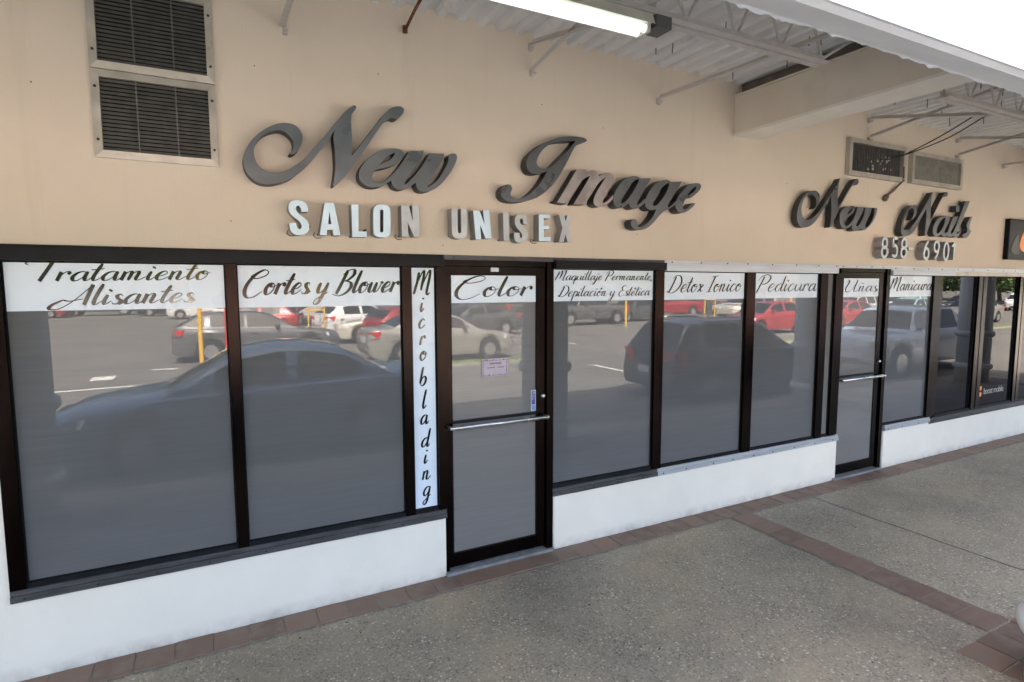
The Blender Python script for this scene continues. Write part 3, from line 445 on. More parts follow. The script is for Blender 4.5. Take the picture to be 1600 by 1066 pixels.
SIGNS = {"image":[["N",[[0.4379,2.85,1],[0.4572,2.8737],[0.4636,2.9071],[0.4567,2.9335],[0.4391,2.9559],[0.4137,2.9718],[0.3829,2.9762],[0.3518,2.9671],[0.3208,2.9528],[0.2896,2.9279],[0.2658,2.8961],[0.2529,2.8603],[0.2506,2.8256],[0.2591,2.7893],[0.2755,2.7615],[0.3025,2.7425],[0.3327,2.7344],[0.3687,2.7359],[0.4054,2.7462],[0.4428,2.7659],[0.4808,2.7941],[0.5193,2.828],[0.5585,2.8733],[0.6039,2.9279],[0.6496,2.9831],[0.6902,3.038],[0.7251,3.0815],[0.7602,3.1252],[0.7924,3.1548],[0.8187,3.1736],[0.8318,3.1686],[0.8267,3.151],[0.8119,3.1349],[0.8027,3.114],[0.7987,3.074],[0.8001,3.0232],[0.8016,2.9724],[0.802,2.9269],[0.7989,2.8753,1],[0.8381,2.9244],[0.8785,2.9813],[0.9192,3.0338],[0.9705,3.1024],[1.0015,3.1449],[1.0428,3.1861],[1.084,3.2043],[1.1149,3.2056],[1.1301,3.1911],[1.1191,3.1604],[1.0823,3.1283],[1.0415,3.1279],[1.0004,3.0966],[0.9538,3.0331],[0.9024,2.9552],[0.8617,2.8982],[0.8344,2.8605],[0.7968,2.8036],[0.7669,2.7638],[0.7373,2.7299],[0.708,2.699],[0.6877,2.6821],[0.6795,2.6883,1],[0.686,2.7172],[0.693,2.7631],[0.6972,2.8087],[0.6969,2.8538],[0.696,2.8987],[0.6918,2.9432],[0.6911,2.9767],[0.6995,3.0124,1],[0.6539,2.9446],[0.6135,2.8873],[0.5736,2.8361],[0.5286,2.7847],[0.4844,2.7449],[0.4407,2.7082],[0.3979,2.6856],[0.3559,2.6714],[0.3198,2.6648],[0.2843,2.6658],[0.2496,2.6791],[0.2207,2.7034],[0.2022,2.7336],[0.1929,2.7697],[0.1929,2.804],[0.2096,2.8531],[0.2387,2.901],[0.2752,2.9422],[0.3167,2.9762],[0.3686,3.0065],[0.4051,3.0186],[0.4363,3.0219],[0.4727,3.0156],[0.501,2.993],[0.5162,2.9566],[0.5117,2.9178],[0.4889,2.8743],[0.467,2.8529],[0.4509,2.8448]],[]],["e",[[1.0406,2.7484,1],[1.0172,2.7303],[0.9914,2.7135],[0.9557,2.6985],[0.9205,2.6934],[0.8859,2.698],[0.8568,2.7151],[0.8403,2.7355],[0.8361,2.7616],[0.8402,2.7884],[0.8546,2.8161],[0.88,2.8497],[0.9154,2.8844],[0.9559,2.9127],[0.9965,2.9305],[1.0373,2.9416],[1.0681,2.9454],[1.0938,2.9441],[1.1144,2.935],[1.1224,2.92],[1.1188,2.8998],[1.1028,2.8785],[1.0712,2.8532],[1.0348,2.8326],[0.9938,2.8181],[0.9584,2.809],[0.9407,2.8036,1],[0.9278,2.7864],[0.9198,2.7639],[0.9183,2.7443],[0.9264,2.7294],[0.9422,2.7243],[0.9665,2.7287],[0.992,2.7391],[1.023,2.7628],[1.0571,2.7952,1]],[[[1.0649,2.919,1],[1.0442,2.9086],[1.0157,2.8871],[0.9872,2.86],[0.964,2.8358,1],[0.9868,2.8429],[1.0151,2.8592],[1.041,2.8798],[1.0595,2.9037]]]],["w",[[1.1609,2.9409,1],[1.2086,2.9443],[1.2542,2.9521,1],[1.2483,2.9223],[1.2288,2.8853],[1.2014,2.8476],[1.1688,2.8046],[1.1417,2.7673],[1.1244,2.7435],[1.1226,2.7334],[1.1358,2.7344],[1.1572,2.7536],[1.1897,2.7889],[1.2224,2.8269],[1.2555,2.8727],[1.2777,2.9102],[1.2972,2.9399,1],[1.3438,2.9421],[1.3936,2.9461,1],[1.3876,2.9159],[1.3648,2.8728],[1.3308,2.8187],[1.3027,2.7756],[1.2775,2.7379],[1.2735,2.7274],[1.2855,2.7273],[1.3131,2.7433],[1.3467,2.7741],[1.3807,2.8231],[1.4093,2.8719],[1.4244,2.9092],[1.4241,2.9298],[1.4356,2.9463],[1.4554,2.9535],[1.4752,2.9524],[1.4847,2.9384],[1.4821,2.9148],[1.4658,2.8771],[1.4368,2.828],[1.3968,2.7782],[1.3516,2.7334],[1.307,2.7045],[1.2686,2.6914],[1.2361,2.6901],[1.2121,2.7025],[1.2002,2.7243],[1.1979,2.7443,1],[1.1672,2.7218],[1.1352,2.7043],[1.1035,2.6935],[1.0775,2.695],[1.0545,2.7057],[1.0421,2.7245],[1.0376,2.7538],[1.0591,2.7975],[1.091,2.8374],[1.1231,2.8825]],[]],["I",[[2.5261,3.1568],[2.5033,3.1724],[2.4511,3.1755],[2.3921,3.1718],[2.3339,3.1633],[2.2765,3.1496],[2.2198,3.1285],[2.1637,3.1017],[2.1152,3.0731],[2.074,3.0397],[2.0399,3.0073],[2.0195,2.9763],[2.0114,2.9437],[2.0161,2.9152],[2.0331,2.8906],[2.0604,2.8785],[2.0948,2.8768],[2.1364,2.8862],[2.1819,2.9038,1],[2.1609,2.8695],[2.1365,2.832],[2.1053,2.7942],[2.0674,2.7561],[2.0263,2.7239],[1.9855,2.7035],[1.9451,2.6938],[1.9183,2.6943],[1.8951,2.7032],[1.8852,2.7169],[1.8886,2.7373],[1.8973,2.7552],[1.892,2.7778],[1.8756,2.7869],[1.8493,2.7831],[1.8264,2.7671],[1.812,2.7431],[1.8099,2.7173],[1.8195,2.6951],[1.8456,2.6768],[1.8851,2.6679],[1.9383,2.6684],[1.9855,2.6755],[2.0399,2.6896],[2.0951,2.711],[2.1508,2.7444],[2.207,2.7901],[2.2567,2.8418],[2.2995,2.8992],[2.3354,2.9563],[2.3678,3.0134],[2.3967,3.0644],[2.4221,3.1031],[2.4479,3.121],[2.4887,3.1357],[2.5149,3.1465]],[[[2.4291,3.146,1],[2.389,3.1026],[2.3528,3.0628],[2.3132,3.0259],[2.2738,2.9893],[2.2383,2.9562],[2.2064,2.9338,1],[2.1643,2.9199],[2.1294,2.9208],[2.1051,2.9339],[2.0961,2.9546],[2.1015,2.9814],[2.1188,3.0152],[2.1499,3.0535],[2.1918,3.0872],[2.2411,3.1103],[2.3053,3.1262],[2.3705,3.1364]]]],["m",[[2.4347,2.9382,1],[2.5194,2.947,1],[2.5227,2.9259,1],[2.5476,2.9354],[2.5804,2.9432],[2.5954,2.9439],[2.6213,2.9361],[2.6342,2.9193],[2.633,2.9052,1],[2.6623,2.9229],[2.6974,2.9372],[2.7294,2.9417],[2.7619,2.9303],[2.7767,2.9088],[2.7714,2.8798],[2.7526,2.8441],[2.721,2.7991],[2.6931,2.7544],[2.6758,2.7249],[2.678,2.7137],[2.6972,2.716],[2.7255,2.7367],[2.7717,2.7781,1],[2.7708,2.7483,1],[2.7366,2.7174],[2.694,2.6919],[2.6516,2.6808],[2.6163,2.6826],[2.5937,2.697],[2.5879,2.7191],[2.5979,2.7536],[2.6218,2.7975],[2.6563,2.8452],[2.6979,2.905,1],[2.642,2.8638],[2.6075,2.8217],[2.5733,2.7743],[2.5426,2.733],[2.5162,2.6889,1],[2.4073,2.6845,1],[2.4551,2.7538],[2.5071,2.8282],[2.5556,2.9017,1],[2.5065,2.8804],[2.4692,2.8467],[2.4323,2.795],[2.3883,2.737],[2.3483,2.6826,1],[2.2647,2.6894,1],[2.3221,2.7717],[2.38,2.8578]],[]],["a",[[3.1381,2.9338,1],[3.0421,2.923,1],[3.0039,2.9344],[2.9662,2.9347],[2.9216,2.9234],[2.8775,2.9024],[2.8341,2.8645],[2.7985,2.8187],[2.7774,2.7771],[2.7722,2.7424],[2.7822,2.7086],[2.8081,2.6871],[2.8448,2.6836],[2.8815,2.6974],[2.9241,2.7233,1],[2.9374,2.6979],[2.964,2.6849],[3.0018,2.6871],[3.047,2.7105],[3.0901,2.7445,1],[3.0855,2.7738,1],[3.0463,2.7399],[3.02,2.7206],[3.0064,2.7197],[3.0098,2.7376],[3.0377,2.7836],[3.0823,2.8456],[3.1195,2.9016]],[[[3.0172,2.9156,1],[2.993,2.9119],[2.9523,2.8825],[2.9085,2.8327],[2.8724,2.7838],[2.8511,2.7418],[2.8515,2.7216],[2.8736,2.723],[2.9028,2.7452],[2.9466,2.7948],[2.9905,2.8563],[3.016,2.8992]]]],["g",[[3.4669,2.9346,1],[3.3548,2.9225,1],[3.318,2.9347],[3.278,2.9314],[3.2306,2.9168],[3.184,2.8893],[3.1382,2.8442],[3.1045,2.7944],[3.0885,2.7518],[3.0909,2.7164],[3.1109,2.6938],[3.1501,2.6842],[3.1853,2.6893],[3.2048,2.6994,1],[3.1958,2.6809],[3.1747,2.6437],[3.1366,2.5997],[3.0907,2.5664],[3.0524,2.5503],[3.0233,2.549],[3.01,2.5638],[3.0095,2.5845],[3.0015,2.6018],[2.9786,2.6066],[2.9599,2.5968],[2.9513,2.5757],[2.9571,2.5495],[2.984,2.5301],[3.03,2.5232],[3.076,2.5299],[3.1299,2.5514],[3.1839,2.593],[3.238,2.6471],[3.2849,2.686,1],[3.3049,2.6932],[3.3409,2.7075],[3.4068,2.7451,1],[3.4124,2.776,1],[3.3725,2.7429],[3.3405,2.7208],[3.3258,2.7236],[3.3317,2.7434],[3.3629,2.788],[3.4101,2.8521],[3.4457,2.8975]],[[[3.3324,2.9117,1],[3.295,2.8979],[3.2559,2.8649],[3.2176,2.8142],[3.1834,2.764],[3.1669,2.733],[3.1766,2.7217],[3.2041,2.7264],[3.2506,2.7684],[3.297,2.8258],[3.3276,2.8824]]]],["e",[[3.4032,2.7476],[3.4144,2.785],[3.4421,2.8236],[3.4742,2.8565],[3.5229,2.897],[3.5727,2.9224],[3.6233,2.9344],[3.6663,2.9329],[3.6842,2.9155],[3.6765,2.89],[3.6433,2.8564],[3.5932,2.8218],[3.5514,2.8047],[3.5179,2.7993,1],[3.5018,2.7785],[3.4877,2.7499],[3.4853,2.722],[3.4998,2.7124],[3.529,2.7196],[3.5619,2.7452],[3.5968,2.7692,1],[3.6276,2.7692,1],[3.5962,2.738],[3.5464,2.7039],[3.4966,2.6825],[3.4466,2.6828],[3.4169,2.7056]],[[[3.6285,2.9082,1],[3.5909,2.8867],[3.5498,2.8497],[3.5321,2.825,1],[3.5671,2.8385],[3.6044,2.866],[3.6249,2.8893]]]]],"nails":[["N",[[5.1935,2.8201,1],[5.2212,2.8605],[5.22,2.9055],[5.2007,2.9332],[5.1641,2.9499],[5.1238,2.9516],[5.0897,2.9383],[5.0472,2.9068],[5.0207,2.8607],[5.0094,2.8092],[5.0173,2.7651],[5.0445,2.7283],[5.0825,2.7098,1],[5.1402,2.7153],[5.2087,2.7499],[5.2666,2.7985],[5.3436,2.8747],[5.4016,2.9372],[5.4599,3.0002],[5.5182,3.0701],[5.5665,3.1365,1],[5.5593,3.0931],[5.548,3.0461],[5.5457,2.9932],[5.5488,2.9273],[5.5567,2.8549,1],[5.6068,2.9045],[5.6555,2.9744],[5.7051,3.038],[5.7555,3.0953],[5.7913,3.1316],[5.8176,3.1505],[5.8506,3.158],[5.869,3.1413],[5.8638,3.1105],[5.8392,3.0951],[5.7869,3.0924,1],[5.7476,3.0579],[5.6974,2.9973],[5.6479,2.9339],[5.5986,2.8708],[5.5507,2.7948],[5.5126,2.733],[5.4758,2.6582,1],[5.4443,2.6535,1],[5.458,2.7236],[5.4583,2.816],[5.4517,2.9012],[5.4394,2.9646,1],[5.4045,2.8981],[5.3564,2.8428],[5.2988,2.7808],[5.2513,2.7262],[5.1935,2.6779],[5.125,2.6456],[5.0557,2.6361],[5.0057,2.6434],[4.9693,2.6736],[4.9522,2.7108],[4.9489,2.7613],[4.9642,2.8255],[4.999,2.8909],[5.0451,2.9384],[5.0926,2.9685],[5.1414,2.986],[5.1914,2.9922],[5.238,2.9809],[5.2676,2.9539],[5.2734,2.9156],[5.2609,2.8759],[5.2327,2.8418]],[]],["e",[[5.591,2.7637],[5.5959,2.7973],[5.6235,2.8323],[5.6756,2.8621],[5.7404,2.8795],[5.7957,2.8829],[5.83,2.8748],[5.8304,2.8443],[5.7909,2.8082],[5.7377,2.7782],[5.6784,2.7616,1],[5.6686,2.7208],[5.679,2.6876],[5.7072,2.6788],[5.7447,2.6941],[5.8094,2.7481,1],[5.8059,2.6969,1],[5.7468,2.6691],[5.693,2.6511],[5.6486,2.6559],[5.6139,2.6812],[5.5952,2.7238]],[[[5.7863,2.862,1],[5.744,2.8359],[5.7086,2.7955,1],[5.757,2.813],[5.7847,2.8417]]]],["w",[[5.8715,2.8791,1],[5.9795,2.8836,1],[5.9555,2.8308],[5.9046,2.7596],[5.8692,2.71],[5.8656,2.6859],[5.8938,2.6872],[5.9411,2.734],[5.9814,2.7979],[6.0027,2.8816,1],[6.1131,2.8848,1],[6.0945,2.8318],[6.0536,2.7673],[6.0181,2.7102],[6.0148,2.6823],[6.044,2.6802],[6.0825,2.7062],[6.1353,2.7714],[6.1589,2.8354],[6.1541,2.8873,1],[6.1977,2.8899,1],[6.2091,2.8697],[6.1903,2.8162],[6.149,2.7512],[6.0838,2.6924],[6.0172,2.6548],[5.9773,2.6496],[5.9472,2.6642,1],[5.892,2.6425],[5.8418,2.6336],[5.8038,2.6442],[5.793,2.6791],[5.8046,2.7409],[5.8435,2.8109]],[]],["N",[[6.8371,2.7976,1],[6.8692,2.8311],[6.8902,2.8777],[6.8816,2.9117],[6.8526,2.9245],[6.816,2.9187],[6.7714,2.8845],[6.729,2.8327],[6.7039,2.7684],[6.7007,2.7233],[6.729,2.6812,1],[6.8001,2.6915],[6.8606,2.7306],[6.9206,2.779],[7.0094,2.8706],[7.0981,2.9723],[7.165,3.0503],[7.2171,3.114],[7.2414,3.125,1],[7.2219,3.0727],[7.2138,3.0258],[7.2145,2.961],[7.217,2.8961],[7.2206,2.8217,1],[7.2783,2.8855],[7.3377,2.9684],[7.398,3.0472],[7.4522,3.1073],[7.4838,3.1377],[7.5269,3.1484],[7.5431,3.1326],[7.536,3.1037],[7.4984,3.0916],[7.4547,3.0868,1],[7.4154,3.0484],[7.355,2.9695],[7.2949,2.8911],[7.2364,2.8039],[7.194,2.7272],[7.1613,2.6419,1],[7.1197,2.6356,1],[7.1286,2.7057],[7.1348,2.7988],[7.1347,2.8729],[7.1225,2.9351,1],[7.0757,2.8743],[7.0171,2.8022],[6.9594,2.7259],[6.9,2.6684],[6.8381,2.6385],[6.7598,2.6173],[6.7036,2.6197],[6.6688,2.6499],[6.6623,2.7125],[6.6784,2.7851],[6.7182,2.859],[6.7756,2.9208],[6.8444,2.9547],[6.9086,2.9623],[6.9434,2.9445],[6.9479,2.9037],[6.9289,2.8525],[6.8841,2.8137]],[]],["a",[[7.6325,2.8792,1],[7.5431,2.8744,1],[7.4981,2.8777],[7.4376,2.8659],[7.3547,2.8267],[7.3007,2.7695],[7.2815,2.7123],[7.2905,2.6657],[7.3422,2.6394],[7.4032,2.6417],[7.4653,2.6679,1],[7.4817,2.6494],[7.5361,2.6419],[7.6047,2.6686,1],[7.6002,2.7049,1],[7.5487,2.6856],[7.5263,2.6923],[7.5463,2.7333],[7.6048,2.8126]],[[[7.5234,2.861,1],[7.4428,2.8236],[7.3808,2.7544],[7.3615,2.6969],[7.3768,2.671],[7.4161,2.6802],[7.4719,2.73],[7.5132,2.7986]]]],["i",[[7.692,2.8793,1],[7.7924,2.8846,1],[7.7626,2.8298],[7.6994,2.7495],[7.6571,2.6946],[7.675,2.6828],[7.7408,2.7126,1],[7.7396,2.6786,1],[7.6759,2.647],[7.6126,2.6447],[7.5791,2.6674],[7.5946,2.7161],[7.639,2.7949]],[]],["dot",[[7.7406,3.0045,1],[7.8076,3.0144,1],[7.8166,2.9453,1],[7.7495,2.9357,1]],[]],["l",[[8.0339,3.0824,1],[7.9962,3.0085],[7.9327,2.9168],[7.8388,2.7754],[7.7898,2.6953],[7.8079,2.6844],[7.8688,2.7181,1],[7.8639,2.6836,1],[7.809,2.6473],[7.7445,2.6449],[7.7104,2.6679],[7.7231,2.712],[7.8103,2.8518],[7.8864,2.9824],[7.931,3.0708,1]],[]],["s",[[8.1213,2.9022,1],[8.0739,2.8967,1],[8.0318,2.8531],[7.9955,2.7971],[8.0179,2.7439],[7.995,2.7015],[7.93,2.691,1],[7.9107,2.6657],[7.9547,2.6477],[8.0301,2.6534],[8.1123,2.7281,1],[8.068,2.756],[8.0739,2.8255]],[]]],"salon":[["S",[[0.5324,2.5232,1],[0.4944,2.5211,1],[0.4924,2.5405],[0.4822,2.5555],[0.4714,2.5532],[0.4646,2.5416],[0.4678,2.5251],[0.4859,2.5066],[0.5121,2.4856],[0.5304,2.464],[0.5367,2.4418],[0.5314,2.4133],[0.5117,2.3927],[0.4816,2.3842],[0.4549,2.3877],[0.4341,2.4036],[0.4255,2.4311],[0.4242,2.4533,1],[0.4653,2.4564,1],[0.4673,2.4358],[0.4749,2.4221],[0.4856,2.4215],[0.493,2.4313],[0.4919,2.4481],[0.4791,2.4671],[0.4531,2.4881],[0.4326,2.5092],[0.424,2.5337],[0.4264,2.5587],[0.4404,2.5789],[0.4673,2.5879],[0.4994,2.5856],[0.5231,2.5703],[0.5316,2.5485]],[]],["A",[[0.6296,2.5828,1],[0.6842,2.5862,1],[0.7182,2.3922,1],[0.6754,2.3906,1],[0.6707,2.4238,1],[0.6397,2.4225,1],[0.6347,2.3901,1],[0.5939,2.3886,1]],[[[0.6554,2.5302,1],[0.665,2.458,1],[0.6464,2.4571,1]]]],["L",[[0.7872,2.5824,1],[0.8311,2.5851,1],[0.8267,2.4211,1],[0.8777,2.4232,1],[0.8768,2.3877,1],[0.7875,2.3843,1]],[]],["O",[[0.9222,2.5424],[0.9289,2.5724],[0.9505,2.5897],[0.978,2.5943],[1.0055,2.5931],[1.0267,2.5783],[1.0322,2.5487],[1.0296,2.4344],[1.0228,2.407],[1.0008,2.3923],[0.9731,2.3889],[0.9457,2.392],[0.9248,2.4061],[0.9206,2.4327]],[[[0.9653,2.5479],[0.968,2.5581],[0.9754,2.5621],[0.9838,2.559],[0.9861,2.549],[0.9834,2.4354],[0.9807,2.4251],[0.9726,2.4212],[0.9648,2.4245],[0.9626,2.4345]]]],["N",[[1.1019,2.5961,1],[1.1526,2.6004,1],[1.1763,2.5018,1],[1.1737,2.6005,1],[1.2169,2.6032,1],[1.2216,2.4024,1],[1.184,2.3997,1],[1.1422,2.494,1],[1.1467,2.3996,1],[1.1028,2.3985,1]],[]],["U",[[1.4447,2.5983,1],[1.4888,2.5998,1],[1.4889,2.4543,1],[1.4932,2.4399],[1.5008,2.4361],[1.5085,2.4405],[1.5126,2.4553,1],[1.513,2.6012,1],[1.5591,2.601,1],[1.5576,2.4573],[1.5507,2.4216],[1.5248,2.403],[1.4959,2.3991],[1.4642,2.4067],[1.4487,2.4294],[1.446,2.4583]],[]],["N",[[1.6031,2.5919,1],[1.6502,2.5958,1],[1.6879,2.5075,1],[1.6767,2.5991,1],[1.7233,2.603,1],[1.7408,2.4109,1],[1.6951,2.408,1],[1.656,2.4971,1],[1.6618,2.402,1],[1.6209,2.3994,1]],[]],["I",[[1.8296,2.5911,1],[1.8766,2.5956,1],[1.8794,2.4006,1],[1.8343,2.3978,1]],[]],["S",[[2.0211,2.5215,1],[1.9889,2.5249,1],[1.9868,2.5464],[1.9782,2.5583],[1.9662,2.5546],[1.9626,2.539],[1.9746,2.5181],[1.9996,2.4976],[2.0196,2.4737],[2.0268,2.4461],[2.021,2.4148],[1.9959,2.3922],[1.9638,2.388],[1.9355,2.3932],[1.92,2.4143],[1.9159,2.4571,1],[1.9604,2.4589,1],[1.9617,2.4374],[1.9695,2.4222],[1.9795,2.4288],[1.9802,2.4443],[1.9675,2.4654],[1.9392,2.4919],[1.9231,2.5187],[1.9232,2.5524],[1.9359,2.5775],[1.9677,2.5884],[1.9996,2.5859],[2.0196,2.5635]],[]],["E",[[2.1189,2.5968,1],[2.2113,2.6,1],[2.2137,2.5704,1],[2.1594,2.5695,1],[2.1595,2.5174,1],[2.2056,2.5195,1],[2.2058,2.4923,1],[2.1611,2.4917,1],[2.162,2.4368,1],[2.2195,2.439,1],[2.2196,2.4078,1],[2.1192,2.4057,1]],[]],["X",[[2.2882,2.6016,1],[2.3363,2.6023,1],[2.3481,2.5562,1],[2.3617,2.6037,1],[2.3996,2.6058,1],[2.3717,2.5111,1],[2.4091,2.4091,1],[2.3647,2.4063,1],[2.3473,2.4618,1],[2.3299,2.4051,1],[2.2893,2.4051,1],[2.3193,2.5088,1]],[]]]}
LINES = {"w1a": [["Tratamiento", -0.821, -0.003, 2.11, 2.124, 0.048], ["Alisantes", -0.707, -0.084, 1.984, 1.996, 0.052]], "w1b": [["Cortes y Blower", 0.156, 1.103, 2.032, 2.045, 0.068]], "d1": [["Color", 1.489, 2.134, 2.006, 2.012, 0.068]], "w2": [["Maquillaje Permanente,", 2.328, 3.284, 2.127, 2.13, 0.034], ["Depilación y Estética", 2.358, 3.26, 2.002, 2.003, 0.039]], "w3a": [["Detox Ionico", 3.454, 4.344, 2.025, 2.032, 0.069]], "w3b": [["Pedicura", 4.542, 5.43, 2.028, 2.029, 0.072]], "d2": [["Uñas", 5.869, 6.471, 2.015, 2.02, 0.06]], "w4": [["Manicura", 6.679, 7.54, 2.025, 2.03, 0.071]]}
MICRO = [["M", 1.273, 2.114], ["i", 1.267, 1.941], ["c", 1.265, 1.829], ["r", 1.268, 1.713], ["o", 1.271, 1.607], ["b", 1.268, 1.465], ["l", 1.272, 1.304], ["a", 1.272, 1.162], ["d", 1.276, 1.032], ["i", 1.276, 0.882], ["n", 1.28, 0.766], ["g", 1.281, 0.628]]
DIGITS = [["8", 6.355, 2.482], ["5", 6.545, 2.488], ["8", 6.711, 2.486], ["-", 6.851, 2.483], ["6", 7.155, 2.477], ["9", 7.358, 2.483], ["0", 7.564, 2.474], ["1", 7.72, 2.478]]
# ================================================================== setting
def sheet(name, m, x0, x1, y0, y1, z):
    bm = bmesh.new(); v = [bm.verts.new(p) for p in ((x0, y0, z), (x1, y0, z), (x1, y1, z), (x0, y1, z))]; bm.faces.new(v)
    return tag(fin(name, bm, m, keep=True), kind='structure')
XL, XR = -26.0, 17.2
LOT = -0.12
sheet('parking_lot', M['asphalt'], -300, 300, -300, 300, LOT-.01)
tag(boxo('walkway', M['concrete'], None, XL, XR, -3.3, .3, -.4, 0, bevel=.008), kind='structure')
# clay tile borders: every tile its own little slab with uneven edges
def tiles(name, spots):
    bm = bmesh.new()
    for (x0, x1, y0, y1) in spots:
        g = .004; dz = random.uniform(-.0012, .0012); j = lambda: random.uniform(-.0035, .0035)
        b = [(x0+g+j(), y0+g+j()), (x1-g+j(), y0+g+j()), (x1-g+j(), y1-g+j()), (x0+g+j(), y1-g+j())]
        lo = [bm.verts.new((p[0], p[1], -.004)) for p in b]
        hi = [bm.verts.new((p[0]*.985+.015*(x0+x1)/2, p[1]*.985+.015*(y0+y1)/2, .0075+dz+random.uniform(-.0008, .0008))) for p in b]
        bm.faces.new(hi)
        for i in range(4): bm.faces.new((lo[i], lo[(i+1) % 4], hi[(i+1) % 4], hi[i]))
    return tag(fin(name, bm, M['tile'], keep=False), kind='structure')
TP = .194
wall_t = [(-.855+i*TP, -.855+(i+1)*TP, -.205, -.004) for i in range(-20, 92)]
strip_x = (4.055, 4.31)
sp_t = []
for sx0 in (strip_x[0]-5.49, strip_x[0], strip_x[0]+5.49, strip_x[0]+10.98):
    for i in range(10): sp_t.append((sx0, sx0+.255, -.215-(i+1)*.194, -.215-i*.194))
sq_t = []
for cx in (-1.62, 3.87, 9.36, 14.85):
    for i in range(5):
        for j in range(5):
            if j < 3: sq_t.append((cx+.01+(i-1)*.21, cx+.01+i*.21, -2.16-(j+1)*.215, -2.16-j*.215))
tiles('tile_border', wall_t + sp_t + sq_t)
# grout beds under the tiles, uneven outline
def bed(name, rects):
    bm = bmesh.new()
    for (x0, x1, y0, y1) in rects:
        n = max(4, int(max(x1-x0, y1-y0)/.05)); a, b = [], []
        for i in range(n+1):
            t = i/n; k = lambda: .004 + abs(random.gauss(0, .006)) + (.018 if random.random() < .06 else 0)
            if x1-x0 > y1-y0: a.append(bm.verts.new((x0+(x1-x0)*t, y0-k(), .0035))); b.append(bm.verts.new((x0+(x1-x0)*t, y1, .0035)))
            else: a.append(bm.verts.new((x0-k(), y0+(y1-y0)*t, .0036))); b.append(bm.verts.new((x1+k(), y0+(y1-y0)*t, .0036)))
        for i in range(n): bm.faces.new((a[i], a[i+1], b[i+1], b[i]))
    return tag(fin(name, bm, M['grout'], keep=False), kind='structure')
bed('grout_bed', [(-4.8, 17, -.207, -.003)] + [(s+strip_x[0], s+strip_x[1], -2.15, -.222) for s in (-5.49, 0, 5.49, 10.98)])
bm = bmesh.new(); rl = random.Random(3)    # dry leaf crumbs and grit on the slab
for k in range(230):
    x, y = rl.uniform(-1, 11), -.25-2.9*rl.random(); L_ = rl.uniform(.004, .014); a = rl.uniform(0, 6.28); wv = rl.uniform(.25, .6)
    c_, s_ = math.cos(a)*L_, math.sin(a)*L_
    vs = [bm.verts.new(q) for q in ((x-c_, y-s_, .002), (x-s_*wv, y+c_*wv, .003+L_*.15), (x+c_, y+s_, .0045), (x+s_*wv, y-c_*wv, .002))]; bm.faces.new(vs)
tag(fin('leaf_litter', bm, mat('dry_leaf', (.06, .045, .03), .9, var=.5, vscale=3), keep=True), 'tiny dark leaf crumbs scattered over the concrete walkway', 'litter', kind='stuff')
bm = bmesh.new()                       # open control joints in the slab
for x in (5.18, 5.18+5.49):
    pts = [(x+random.gauss(0, .004), -.21-i*.13) for i in range(25)]
    pv = None
    for (a, b) in pts:
        q = (bm.verts.new((a-.004-abs(random.gauss(0, .002)), b, .002)), bm.verts.new((a+.004+abs(random.gauss(0, .002)), b, .002)))
        if pv: bm.faces.new((pv[0], pv[1], q[1], q[0]))
        pv = q
tag(fin('floor_joint', bm, M['jointdirt'], keep=False), kind='structure')
bm = bmesh.new()                       # lot markings
for (x0, x1, y0, y1) in [(-4.6, -1.2, -11.6, -11.45), (-2.7, -2.2, -13.6, -12.9), (-1.5, -.9, -14.4, -14.2), (14, 20, -8.4, -8.28), (9.5, 9.62, -9.6, -7.4)] + \
        [(x, x+.12, -19.5, -15) for x in (3.9, 8.5, 12.5)] + [(x, x+.12, -29, -24.5) for x in range(2, 40, 3)] + [(x, x+.12, -40, -35) for x in range(5, 40, 3)]:
    v = [bm.verts.new(p) for p in ((x0, y0, LOT-.005), (x1, y0, LOT-.005), (x1, y1, LOT-.005), (x0, y1, LOT-.005))]; bm.faces.new(v)
tag(fin('lot_marking', bm, M['paintline'], keep=False), kind='structure')
for (a, b, lab) in ((4.3, 9.4, 'short low strip of patchy grass below the silver sedan'), (19, 60, 'long low strip of patchy grass below the red hatchback row')):
    tag(boxo('grass_island', M['grass'], None, a, b, -11.75, -11.2, LOT-.1, LOT+.08, bevel=.03), lab, 'grass strip', kind='stuff')
    tag(boxo('kerb', M['kerb'], None, a-.1, b+.1, -11.19, -11.09, LOT-.1, LOT+.07, bevel=.02), kind='structure')
# ================================================================== shop wall
wl = thing('shop_wall', 'cream upper shopfront wall over low white base walls', 'wall')
bm = bmesh.new()
box(bm, XL, XR, 0, .25, 2.297, 4.0)
fin('upper_wall', bm, M['cream'], wl)
bm = bmesh.new(); box(bm, XL, -1.0, 0, .25, 0, 2.297); fin('pier', bm, M['white'], wl)
def basewall(x0, x1):
    bm = bmesh.new(); v = box(bm, x0, x1, 0, .22, -.02, .44)
    bmesh.ops.subdivide_edges(bm, edges=[e for e in bm.edges if abs(e.verts[0].co.x-e.verts[1].co.x) > 1], cuts=int((x1-x0)*8), use_grid_fill=True)
    for q in bm.verts:
        if q.co.y < .01: q.co.y += random.uniform(-.0025, .0015); q.co.z += random.uniform(-.003, .001) if q.co.z > .4 else 0
    bmesh.ops.bevel(bm, geom=[e for e in bm.edges if e.calc_face_angle(0) > 1], offset=.007, segments=2, affect='EDGES')
    fin('base_wall', bm, M['white'], wl, smooth=False)
basewall(-1.008, 1.42); basewall(2.312, 5.86); basewall(6.70, XR)
boxo('roof_slab', M['soffit'], wl, XL, XR, .26, 14, 3.88, 4.25)
boxo('rear_wall', M['white'], wl, XL, XR, 1.2, 14, -.05, 3.87)
